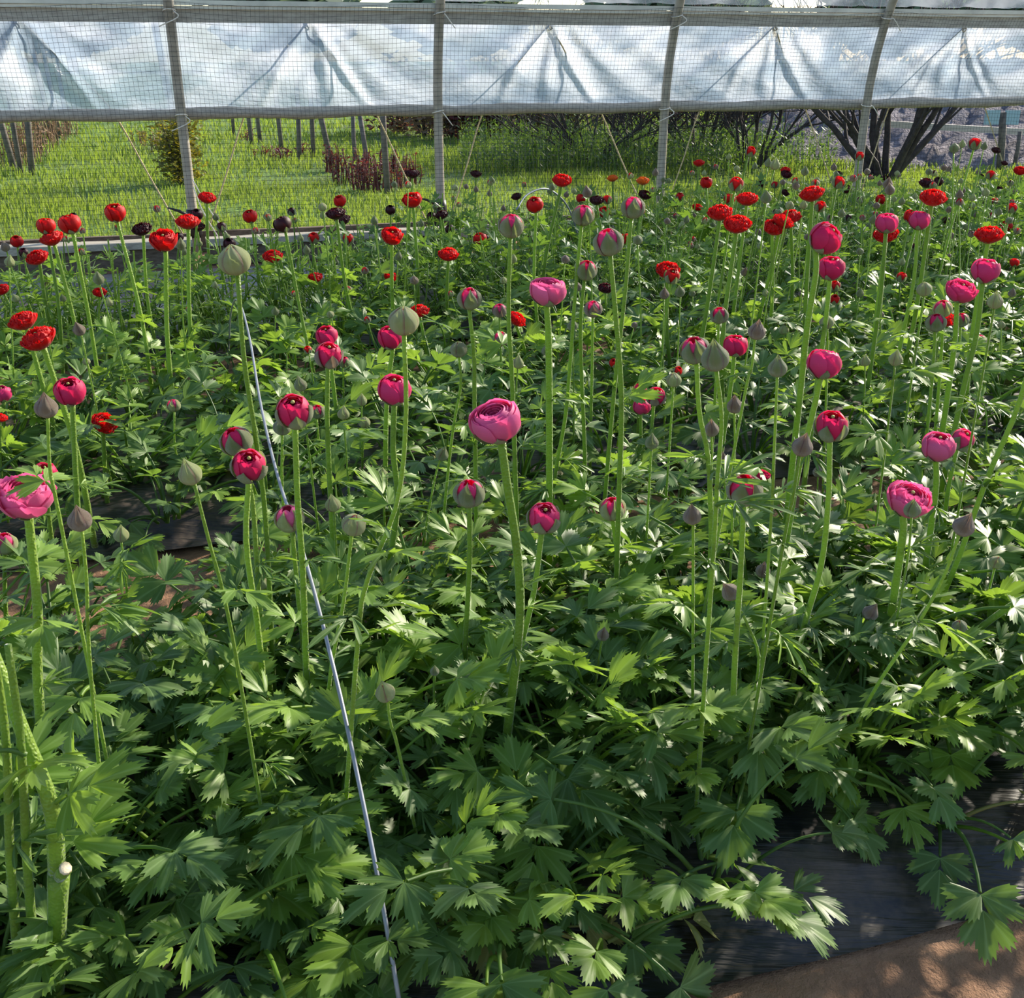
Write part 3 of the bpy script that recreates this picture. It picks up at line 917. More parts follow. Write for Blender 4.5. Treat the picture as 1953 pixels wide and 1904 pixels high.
# ================================================================== ranunculus leaves
def leaflet(L, lobes, teeth, rr, N=33, rings=4, fold=0.25, curl=0.6):
    """fan-shaped toothed leaflet, base at the origin, pointing along +x"""
    A = max(abs(l[0]) + l[2] for l in lobes) * 0.98
    th = np.linspace(-A, A, N)
    rad = np.zeros(N); near = np.ones(N)
    for (c, l, w) in lobes:
        q = np.clip(1 - ((th - c) / w) ** 2, 0, 1)
        rad = np.maximum(rad, l * q ** 0.5)
        near = np.minimum(near, np.abs(th - c) / w)
    saw = np.where(np.arange(N) % 2 == 0, 1.0, 1.0 - teeth)
    rad = np.maximum(rad, 0.28) * saw * L
    V, UV = [(0, 0, 0)], [(0, 0)]
    p1, p2 = rr.uniform(0, 6), rr.uniform(0, 6)
    for k in range(1, rings + 1):
        f = k / rings
        for j in range(N):
            r_ = rad[j] * f
            x, y = r_ * math.cos(th[j]), r_ * math.sin(th[j])
            z = fold * abs(y) * (1 - .4 * f) - curl * x * x / L * 0.5 + 0.05 * L * math.sin(th[j] * 5 + p1) * f * f + 0.03 * L * math.sin(th[j] * 9 + p2) * f ** 3
            V.append((x, y, z)); UV.append((near[j], f))
    Fc = [(0, 1 + j, 2 + j) for j in range(N - 1)]
    for k in range(rings - 1):
        b0, b1 = 1 + k * N, 1 + (k + 1) * N
        Fc += [(b0 + j, b1 + j, b1 + j + 1, b0 + j + 1) for j in range(N - 1)]
    return np.array(V), Fc, np.array(UV)

def leaf_into(mb, rr, style, size, petiole, el0, el1, lod=0, xf=None):
    """a whole leaf: petiole from the origin, ternate blade at its end"""
    N, rings = ((35, 4), (19, 2), (11, 2))[lod]
    # petiole
    n = (8, 5, 3)[lod]
    pts = [Vector((0, 0, 0))]
    for i in range(n):
        e = el0 + (el1 - el0) * ((i + .5) / n) ** 1.3
        pts.append(pts[-1] + Vector((math.cos(e), 0, math.sin(e))) * (petiole / n))
    tmp = MB()
    tube(tmp, pts, [size * .030 * (1.25 - .6 * i / n) for i in range(n + 1)], (6, 4, 3)[lod], False)
    tmp.uv[-1][:] = (0.9, 0.1)
    end = pts[-1]
    ux = Vector((math.cos(el1), 0, math.sin(el1))); uz = Vector((-math.sin(el1), 0, math.cos(el1)))
    def put(ang, off, L, lobes, teeth, pitch=0.0, fold=.22, curl=.5):
        V, Fc, UV = leaflet(L, lobes, teeth, rr, N, rings, fold, curl)
        m = Matrix.Translation(end + ux * off) @ Matrix((( ux.x, 0, uz.x), (0, 1, 0), (ux.z, 0, uz.z))).to_4x4() @ Matrix.Rotation(ang, 4, 'Z') @ Matrix.Rotation(-pitch, 4, 'Y') @ Matrix.Rotation(rr.uniform(-.35, .35), 4, 'X')
        Mn = np.array(m)
        tmp.add(V @ Mn[:3, :3].T + Mn[:3, 3], Fc, UV)
    d = R
    if style == 'broad':
        put(0, size * .22, size * .60, [(0, 1, .44), (d(33), .90, .39), (d(-33), .90, .39)], .14, rr.uniform(-.1, .3))
        for sg in (-1, 1):
            put(sg * d(rr.uniform(50, 68)), size * .03, size * .56, [(0, 1, .44), (d(33) * sg, .86, .38), (d(-30) * sg, .82, .36)], .14, rr.uniform(-.2, .3))
    elif style == 'cut':
        put(0, size * .26, size * .64, [(0, 1, .33), (d(31), .86, .28), (d(-31), .86, .28)], .16, rr.uniform(-.1, .3))
        for sg in (-1, 1):
            put(sg * d(rr.uniform(48, 66)), size * .04, size * .62, [(d(4) * sg, 1, .33), (d(35) * sg, .82, .28), (d(-26) * sg, .8, .27)], .16, rr.uniform(-.2, .3))
    elif style == 'narrow':
        put(0, size * .10, size * .75, [(0, 1, .13), (d(20), .72, .11), (d(-20), .74, .11)], .05, rr.uniform(-.2, .3), .3, .5)
        for sg in (-1, 1):
            put(sg * d(rr.uniform(34, 52)), 0, size * .66, [(0, 1, .13), (d(19) * sg, .7, .11)], .05, rr.uniform(-.2, .3), .3, .5)
    elif style == 'round':
        put(0, 0, size * .72, [(0, 1, .62), (d(38), .95, .5), (d(-38), .95, .5)], .06, rr.uniform(-.1, .2), .15, .4)
    for V, UV in zip(tmp.v, tmp.uv):
        pass
    V = np.concatenate(tmp.v)
    if xf is not None:
        Mn = np.array(xf); V = V @ Mn[:3, :3].T + Mn[:3, 3]
    mb.add(V, tmp.f, np.concatenate(tmp.uv))

def leaf_mesh(seed, style, size, petiole, el0, el1, mat='leaf', lod=0):
    rr = random.Random(seed); mb = MB()
    leaf_into(mb, rr, style, size, petiole, R(el0), R(el1), lod)
    return mb.mesh('leaf', MAT[mat])

LEAF_UP, LEAF_OUT, LEAF_LOW, LEAF_STEM, LEAF_OLD = [], [], [], [], []
for i in range(9):
    LEAF_UP.append(leaf_mesh(100 + i, ('cut', 'broad', 'cut')[i % 3], .088 + .007 * (i % 3), .14 + .015 * i, 82 - 2 * i, 46 - 5 * i, 'leaf_light' if i % 2 == 1 else 'leaf'))  # light share raised to paint sunlit upper leaves
for i in range(9):
    LEAF_OUT.append(leaf_mesh(200 + i, ('broad', 'cut', 'broad')[i % 3], .092 + .007 * (i % 3), .11 + .012 * i, 68 - 3 * i, 10 - 4 * i, 'leaf_light' if i % 5 == 2 else 'leaf'))
for i in range(6):
    LEAF_LOW.append(leaf_mesh(300 + i, ('round', 'broad', 'broad')[i % 3], .086 + .008 * (i % 3), .08 + .012 * i, 38 - 3 * i, -14 - 4 * i, 'leaf'))
for i in range(8):
    LEAF_STEM.append(leaf_mesh(400 + i, ('narrow', 'cut', 'narrow', 'narrow')[i % 4], .070 + .006 * (i % 3), .012 + .006 * (i % 3), 58 - 4 * i, 30 - 7 * i, 'leaf_light' if i % 2 else 'leaf'))
for i in range(3):
    LEAF_OLD.append(leaf_mesh(500 + i, 'broad', .09, .11, 30, -18, 'leaf_old'))

def put_leaf(parent, me, loc, yaw, sc, roll=0.0, pitch=0.0, name='leaf'):
    o = bpy.data.objects.new(name, me)
    COL.objects.link(o)
    o.parent = parent
    o.location = loc
    o.rotation_euler = (roll, pitch, yaw)
    o.scale = (sc, sc, sc)
    return o

def near_plant(s, t, zg, n, label, group, old=0, scale=1.0, up_share=.45):
    base = st(s, t, zg)
    rt = root('ranunculus_plant', base, label, 'plant', group)
    rr = random.Random(int(s * 1000) * 31 + int(t * 1000))
    for i in range(n):
        yaw = i * 2.39996 + rr.uniform(-.4, .4)
        x = rr.random()
        if i < old:
            me = rr.choice(LEAF_OLD)
        elif x < up_share:
            me = rr.choice(LEAF_UP)
        elif x < .86:
            me = rr.choice(LEAF_OUT)
        else:
            me = rr.choice(LEAF_LOW)
        r0 = rr.uniform(.0, .035)
        put_leaf(rt, me, (math.cos(yaw) * r0, math.sin(yaw) * r0, 0), yaw, scale * rr.uniform(.78, 1.22), rr.uniform(-.3, .3), rr.uniform(-.22, .22))
    return rt

# whole-clump meshes for the far beds, leaves too small there to pick apart
def clump_mesh(seed, n, lod, styles, hscale=1.0, light=False):
    rr = random.Random(seed); mb = MB()
    for i in range(n):
        yaw = i * 2.39996 + rr.uniform(-.4, .4)
        up = rr.random()
        xf = Matrix.Rotation(yaw, 4, 'Z') @ Matrix.Translation((rr.uniform(0, .05), 0, 0)) @ Matrix.Rotation(rr.uniform(-.3, .3), 4, 'X')
        if up < .55:
            leaf_into(mb, rr, rr.choice(styles), rr.uniform(.07, .095), rr.uniform(.16, .30) * hscale, R(rr.uniform(66, 86)), R(rr.uniform(10, 55)), lod, xf)
        else:
            leaf_into(mb, rr, rr.choice(styles), rr.uniform(.07, .09), rr.uniform(.10, .2) * hscale, R(rr.uniform(40, 66)), R(rr.uniform(-25, 15)), lod, xf)
    return mb.mesh('leaves', MAT['leaf_light' if light else 'leaf'])
CLUMP = [clump_mesh(600 + i, 26, 1, ('broad', 'cut', 'narrow', 'cut'), 1.0 + .1 * (i % 3), i % 3 != 2) for i in range(7)]  # mostly light clumps, painting the sun on the far foliage
def stems_mesh(seed):
    rr = random.Random(seed); mb = MB()
    for i in range(5):
        a = rr.uniform(0, 6.28); h = rr.uniform(.22, .38); d0 = rr.uniform(.01, .05)
        p = Vector((math.cos(a) * d0, math.sin(a) * d0, 0)); q = p + Vector((rr.uniform(-.07, .07), rr.uniform(-.07, .07), h))
        pa = smooth_path([p, p.lerp(q, .5) + Vector((rr.uniform(-.015, .015), rr.uniform(-.015, .015), 0)), q], 6)
        tube(mb, pa, [.0042, .004, .0038, .0035, .003, .0028], 5, False)
        for k in (2, 3, 4):
            aa = rr.uniform(0, 6.28)
            leaf_into(mb, rr, 'narrow', rr.uniform(.05, .075), .012, R(60), R(rr.uniform(20, 50)), 2, Matrix.Translation(pa[k]) @ Matrix.Rotation(aa, 4, 'Z'))
    return mb.mesh('stems', MAT['stem'])
STEMS = [stems_mesh(700 + i) for i in range(5)]
def far_plant(s, t, zg, label, group, scale, i):
    rt = root('ranunculus_plant', st(s, t, zg), label, 'plant', group)
    rt.rotation_euler = (0, 0, random.uniform(0, 6.28))
    rt.scale = (scale, scale, scale * random.uniform(.9, 1.12))
    obj('leaves', random.choice(CLUMP), rt)['kind'] = 'stuff'
    obj('stems', random.choice(STEMS), rt)['kind'] = 'stuff'
    PLANTS.append(rt)

# ------------------------------------------------------------------ planting
BED = 0.055
cnt = 0
PLANTS = []
def in_view(P, m=.14, k=.54):
    return -k * P.y - m < P.x < k * P.y + m * 1.7
for r_i, t in enumerate((0.99, 1.14, 1.30, 1.47, 1.64, 1.80)):
    for k in range(-8, 12):
        s = k * .165 + (.08 if r_i % 2 else 0) + random.uniform(-.03, .03)
        P = st(s, t)
        if not in_view(P, .34): continue
        if (r_i == 4 and -0.74 < P.x < -0.56) or (r_i == 5 and -.84 < P.x < -.52): continue        # gap where the soil shows
        if r_i == 5 and .62 < P.x < .9: continue
        if r_i == 0 and P.x > .20: continue                  # bare mulch shoulder
        near_front = r_i <= 1
        PLANTS.append(near_plant(s, t + random.uniform(-.03, .03), BED * (.8 if r_i == 0 else 1), 34 if near_front else 27, 'front' if near_front else 'pink bed', '', old=2 if (r_i == 0 and k in (1, 3)) else (1 if random.random() < .12 else 0),
                   scale=(.84 if r_i == 0 else .92 if r_i == 1 else .98) * (1 if r_i < 5 else .8), up_share=.30 if r_i == 0 else .45))
        cnt += 1
for r_i, t in enumerate((2.12, 2.36, 2.60, 2.84, 3.08, 3.32, 3.56)):
    for k in range(-16, 20):
        s = k * .215 + (.1 if r_i % 2 else 0) + random.uniform(-.04, .04)
        P = st(s, t)
        if not in_view(P, .32): continue
        if r_i == 0 and (P.x < -.45 or .55 < P.x < 1.0): continue
        if r_i == 1 and (-1.15 < P.x < -.85 or .35 < P.x < .62): continue
        if r_i == 6 and -1.6 < P.x < -1.0: continue
        PLANTS.append(near_plant(s, t + random.uniform(-.04, .04), .045, 17, 'second bed', '', old=1 if random.random() < .12 else 0, scale=1.05 if r_i else .85, up_share=.5))
        cnt += 1
for r_i, t in enumerate((3.88, 4.14, 4.40, 4.66, 4.92, 5.18)):
    for k in range(-20, 26):
        s = k * .26 + (.13 if r_i % 2 else 0) + random.uniform(-.05, .05)
        P = st(s, t)
        if not in_view(P, .4, .53): continue
        if P.x < -.85 and t > 4.5: continue
        if P.x < -1.2 and r_i in (0, 3) and random.random() < .5: continue
        far_plant(s, t + random.uniform(-.05, .05), .04, 'red bed', '', random.uniform(.85, 1.1) * (.8 if P.x < -.4 and t > 4.5 else 1), cnt)
        cnt += 1
for r_i, t in enumerate((5.42, 5.75, 6.05)):
    for k in range(-4, 26):
        s = k * .30 + random.uniform(-.06, .06)
        P = st(s, t)
        if P.x < -.1 + .35 * r_i or not in_view(P, .4, .53): continue
        far_plant(s, t + random.uniform(-.05, .05), .01, 'board bed', '', random.uniform(.8, 1.05), cnt)
        cnt += 1

# low plants spreading on the mulch shoulder, some leaves yellowing
for (px, py, n, old, lab) in ((1150, 1800, 9, 5, 'low plant with yellowing brown-rimmed leaves lying on the black mulch'), (1350, 1690, 12, 0, 'low plant with rounded dull green leaves resting on the black mulch'), (1790, 1560, 11, 1, 'low plant with one fading leaf hanging over the black mulch'), (960, 1800, 12, 1, 'low leafy plant crowding the shaded mulch beside the yellowing one'), (620, 1850, 12, 0, 'low leafy plant at the foot of the wire rod')):
    b_ = at_z(px, py, .05)
    near_plant(b_.dot(D), b_.dot(M), .05, n, lab, None, old=old, scale=.9, up_share=.1)

# ================================================================== flower heads (unit radius, axis +z, foot at the bottom)
def patch(mb, R0, ph0, ph1, half, az, rr, nu=8, nv=8, zs=1.0, ruffle=0.0, flare=0.0, tipw=.25, point=False, tear=0.0, roff=0.0, full=(.35, 2.3), puff=0.0):
    """one petal or sepal: a curved sheet on a ball, from the foot ph0 to the rim ph1 (degrees from straight down)"""
    V, UV = [], []
    p1 = rr.uniform(0, 6.28)
    for j in range(nv + 1):
        v = j / nv
        ph = R(ph0 + (ph1 - ph0) * v)
        if point:
            w = half * min(1, (v / .18) ** .6 if v > 0 else .25) * max(.03, 1 - max(0, (v - full[0]) / (1 - full[0])) ** full[1])
        else:
            w = half * max(.35, min(1, (v / .5) ** .7 if v > 0 else .35)) * (tipw + (1 - tipw) * math.sqrt(max(0, 1 - max(0, (v - .55) / .45) ** 2.4)))
        for i in range(nu + 1):
            u = -1 + 2 * i / nu
            a = az + R(w) * u
            rad = R0 * (1 + roff * u + puff * (1 - u * u) * math.sin(math.pi * min(1, v * .9 + .05))) + flare * v ** 3 + ruffle * v * v * math.sin(u * 5 + p1) * .5
            rho = rad * math.sin(ph); z = -rad * math.cos(ph) * zs
            if flare and not point:
                rho += flare * 0.6 * v ** 3
            if tear:
                k = max(0, (ph - R(115)) / R(65))
                rho *= (1 - .35 * k); z += tear * k * k * R0
            z += ruffle * .6 * v ** 3 * math.cos(u * 7 + p1 * 2)
            V.append((rho * math.cos(a), rho * math.sin(a), z)); UV.append((abs(u), v))
    n = nu + 1
    mb.add(V, [(j * n + i, j * n + i + 1, (j + 1) * n + i + 1, (j + 1) * n + i) for j in range(nv) for i in range(nu)], UV)

def ball(mb, c, r, zs=1.0, n=8):
    V, Fc = [], []
    for j in range(n + 1):
        for i in range(n * 2):
            a, b = math.pi * i / n, math.pi * j / n
            V.append((c[0] + r * math.sin(b) * math.cos(a), c[1] + r * math.sin(b) * math.sin(a), c[2] - r * zs * math.cos(b)))
    m = n * 2
    Fc = [(j * m + i, j * m + (i + 1) % m, (j + 1) * m + (i + 1) % m, (j + 1) * m + i) for j in range(n) for i in range(m)]
    mb.add(V, Fc, [(.9, .5)] * len(V))

# a head kind = (inner whorls joined as the core) + outer petals + sepals
HEADS = {}
def whorl(n, R0, ph1, half, **kw):
    return dict(n=n, R0=R0, ph1=ph1, half=half, kw=kw)
SPEC = {
    # closed globe of petals with a small opening on top
    'cup': dict(outer=[whorl(5, 1.0, 128, 46, zs=.92, roff=.05)], mid=[whorl(5, .95, 140, 48, zs=.92, roff=.05), whorl(6, .90, 148, 44, zs=.94), whorl(6, .82, 154, 44, zs=.96), whorl(6, .7, 150, 44, zs=1.0), whorl(5, .55, 152, 46, zs=1.15), whorl(5, .4, 150, 50, zs=1.3)], sep=dict(ph1=72, half=27, R0=1.05, zs=.92), button=.62),
    # goblet of broad smooth petals with a level rim
    'goblet': dict(outer=[whorl(5, 1.0, 118, 54, zs=.84, flare=.03, roff=.06, tipw=.6)], mid=[whorl(5, .95, 124, 52, zs=.86, roff=.06, tipw=.6), whorl(5, .88, 128, 50, zs=.88, tipw=.6), whorl(6, .8, 132, 46, zs=.9, tipw=.5), whorl(6, .7, 136, 46, zs=.95, tipw=.5), whorl(6, .58, 140, 46, zs=1.0, tipw=.5), whorl(5, .45, 146, 48, zs=1.1), whorl(4, .3, 150, 60, zs=1.4)], sep=dict(ph1=74, half=27, R0=1.06, zs=.84), button=0),
    # wide open top, flared outer petals
    'bowl': dict(outer=[whorl(5, 1.0, 104, 48, zs=.88, flare=.10, roff=.05, ruffle=.05)], mid=[whorl(6, .95, 118, 44, zs=.90, flare=.04, roff=.05, ruffle=.05), whorl(6, .88, 128, 42, zs=.92, ruffle=.04), whorl(7, .78, 136, 40, zs=.94, ruffle=.04), whorl(7, .66, 140, 40, zs=.98), whorl(6, .52, 145, 44, zs=1.05), whorl(5, .36, 150, 50, zs=1.2)], sep=dict(ph1=58, half=26, R0=1.05, zs=.88), button=.4),
    # flat ruffled rosette
    'rosette': dict(outer=[whorl(7, 1.0, 96, 34, zs=.66, flare=.08, ruffle=.10)], mid=[whorl(8, .96, 102, 32, zs=.76, flare=.04, ruffle=.10), whorl(8, .88, 114, 32, zs=.86, ruffle=.09), whorl(8, .78, 122, 32, zs=.96, ruffle=.08), whorl(8, .66, 130, 32, zs=1.06, ruffle=.06), whorl(7, .54, 138, 34, zs=1.18, ruffle=.04), whorl(6, .4, 146, 40, zs=1.4)], sep=dict(ph1=52, half=24, R0=1.05, zs=.6), button=.3),
    # petals held by tall sepals, button showing
    'half': dict(outer=[whorl(5, .93, 140, 46, zs=.98, roff=.05)], mid=[whorl(5, .90, 146, 44, zs=1.0), whorl(5, .8, 154, 46, zs=1.02), whorl(5, .65, 152, 46, zs=1.1), whorl(5, .5, 154, 48, zs=1.3), whorl(4, .36, 156, 60, zs=1.6)], sep=dict(full=(.45, 2.0), ph1=122, half=34, R0=1.03, zs=.98), button=.66),
    # bud just cracking open
    'crack': dict(outer=[whorl(5, .92, 158, 46, zs=1.0)], mid=[whorl(5, .88, 160, 46, zs=1.0)], sep=dict(full=(.42, 1.7), ph1=156, half=41, R0=1.02, zs=.95, tear=.12), button=0),
    # closed round bud
    'bud': dict(outer=[], mid=[whorl(5, .9, 165, 46, zs=.95)], sep=dict(full=(.72, 2.5), ph1=176, half=44, R0=1.0, zs=.92, tear=.16), button=0),
    # closed pointed bud
    'tear': dict(outer=[], mid=[whorl(5, .88, 160, 46, zs=.95)], sep=dict(full=(.72, 2.5), ph1=178, half=45, R0=1.0, zs=.95, tear=.75), button=0),
}
def build_head(kind, col, sepmat, seed, lod):
    rr = random.Random(seed)
    sp = SPEC[kind]
    nu, nv = ((10, 12), (6, 7), (4, 5))[lod]
    core = MB()
    for q, w in enumerate(sp['mid']):
        for i in range(w['n']):
            az = 2 * math.pi * i / w['n'] + q * .55 + rr.uniform(-.12, .12)
            patch(core, w['R0'] * rr.uniform(.98, 1.02), 8, w['ph1'] + rr.uniform(-5, 5), w['half'], az, rr, nu, nv, **w['kw'])
    petals = []
    for q, w in enumerate(sp['outer']):
        for i in range(w['n']):
            az = 2 * math.pi * i / w['n'] + rr.uniform(-.12, .12) + .3
            tgt = core if lod else MB()
            patch(tgt, w['R0'] * rr.uniform(.985, 1.02), 5, w['ph1'] + rr.uniform(-9, 6), w['half'], az, rr, nu, nv, **w['kw'])
            if not lod: petals.append(tgt.mesh('petal', MAT[col]))
    seps = []
    s = sp['sep']
    sepj = MB()
    for i in range(5):
        az = 2 * math.pi * i / 5 + rr.uniform(-.1, .1)
        tgt = MB() if lod == 0 else sepj
        kw = {k: s[k] for k in ('zs', 'tear', 'full') if k in s}
        patch(tgt, s['R0'] * (1 + .012 * (i % 2)), 0, s['ph1'] * rr.uniform(.93, 1.02) if s['ph1'] < 160 else s['ph1'], s['half'], az, rr, max(4, nu - 2), nv, point=True, puff=.09 if s['ph1'] > 100 else .03, roff=.03, **kw)
        if lod == 0: seps.append(tgt.mesh('sepal', MAT[sepmat]))
    if lod: seps = [sepj.mesh('sepals', MAT[sepmat])]
    btn = None
    if sp['button'] and lod == 0:
        b = MB(); ball(b, (0, 0, sp['button']), .12 if kind == 'half' else .1, .8, 6)
        btn = b.mesh('button', MAT['button'])
    return dict(core=core.mesh('bloom', MAT[col]), petals=petals, seps=seps, btn=btn)
def head(kind, col, sepmat, variant, lod):
    key = (kind, col, sepmat, variant, lod)
    if key not in HEADS:
        HEADS[key] = build_head(kind, col, sepmat, hash((kind, variant)) % 1000 if False else sum(map(ord, kind)) * 7 + variant * 13, lod)
    return HEADS[key]

REAL = {'cup': .056, 'goblet': .062, 'bowl': .062, 'rosette': .064, 'half': .046, 'crack': .042, 'bud': .030, 'tear': .023}
FOOT = {'cup': .9, 'goblet': .82, 'bowl': .86, 'rosette': .55, 'half': .95, 'crack': .94, 'bud': .92, 'tear': .95}
N_FLOWER = 0
def flower(px, py, w, kind, col, label, wp=(), tilt=(0, 0), sep='sepal', group=None, leaves=None, zlim=(.26, .80), real=None, lean=None, thick=1.0, var=None):
    """one flower or bud on its stalk. px, py, w: where and how wide the photograph shows the head"""
    global N_FLOWER
    N_FLOWER += 1
    rr = random.Random(N_FLOWER * 17 + 5)
    d = ray(px, py)
    depth = F * (real or REAL[kind]) / w
    depth = max(depth, (zlim[1] - CAM_H) / d.z)       # not above the tallest stalk
    depth = min(depth, (zlim[0] - CAM_H) / d.z)
    P = CAM + d * depth
    tmin = 1.02
    if P.dot(M) < tmin and px < 1900:
        depth *= tmin / P.dot(M); P = CAM + d * depth
    tw = P.dot(M)
    if tw > T_WALL - .35:
        depth *= (T_WALL - .35) / tw; P = CAM + d * depth
    rad = w * depth / F / 2
    pts = [P]
    for (qx, qy) in wp:
        q = at_Y(qx, qy, P.y)
        if q.z > .06 and q.z < pts[-1].z: pts.append(q)
    if wp and len(pts) > 1:
        last, prev = pts[-1], pts[-2]
        dr = (last - prev)
        k = last.z / max(.02, -dr.z)
        dx = max(-.12, min(.12, dr.x * k * .6))
        pts.append(Vector((last.x + dx, last.y, .03)))
    else:
        ln = lean if lean is not None else (rr.uniform(-.14, .14), rr.uniform(-.08, .12))
        foot = Vector((P.x - ln[0] * P.z, P.y + ln[1] * P.z, .03))
        mid = P.lerp(foot, .5) + Vector((rr.uniform(-.02, .02), rr.uniform(-.01, .01), 0))
        pts += [mid, foot]
    base = Vector((pts[-1].x, pts[-1].y, 0.02))
    bloom = kind in ('cup', 'goblet', 'bowl', 'rosette', 'half') or (kind == 'crack' and w >= 40)
    rt = root('ranunculus_flower' if bloom else 'ranunculus_bud', base, label, 'flower' if bloom else 'flower bud', group)
    axis = (pts[0] - pts[1]).normalized() * 1.0 + Vector((tilt[0], tilt[1], 0))
    axis.normalize()
    foot_pt = P - axis * rad * FOOT[kind]
    path = smooth_path([foot_pt] + pts[1:], 18 if w > 30 else 11)
    rt_top = thick * min(.0056, max(.0016, rad * (.17 if bloom else .16)))
    rads = [rt_top * (1 + .35 * (i / (len(path) - 1))) for i in range(len(path))]
    rads[0] *= 1.15
    mb = MB(); tube(mb, [p - base for p in path], rads, 9 if w > 30 else 5)
    obj('stem', mb.mesh('stem', MAT['stem' if rr.random() < .65 else 'stem_dark']), rt)
    lod = 0 if w >= 26 else (1 if w >= 16 else 2)
    h = head(kind, col, sep, (var if var is not None else rr.randint(0, 3)), lod)
    qt = axis.to_track_quat('Z', 'Y') @ Quaternion((0, 0, 1), rr.uniform(0, 6.28))
    hd = obj('bloom' if bloom else 'bud_core', h['core'], rt, P - base)
    hd.rotation_mode = 'QUATERNION'; hd.rotation_quaternion = qt; hd.scale = (rad, rad, rad)
    for m_ in h['petals']: obj('petal', m_, hd)
    if h['btn']: tag(obj('button', h['btn'], hd), 'pale green centre')
    for m_ in h['seps']:
        o = obj('sepal', m_, rt, P - base)
        o.rotation_mode = 'QUATERNION'; o.rotation_quaternion = qt; o.scale = (rad, rad, rad)
        if lod: o['kind'] = 'stuff'
    nl = leaves if leaves is not None else (3 if w > 40 else 2 if w > 20 else 1)
    for i in range(nl):
        k = int(len(path) * rr.uniform(.4, .82))
        put_leaf(rt, rr.choice(LEAF_STEM), path[k] - base, rr.uniform(0, 6.28), rr.uniform(.7, 1.25) * (1 if w > 24 else .8), rr.uniform(-.3, .3), rr.uniform(-.3, .3), 'stem_leaf')
    return rt

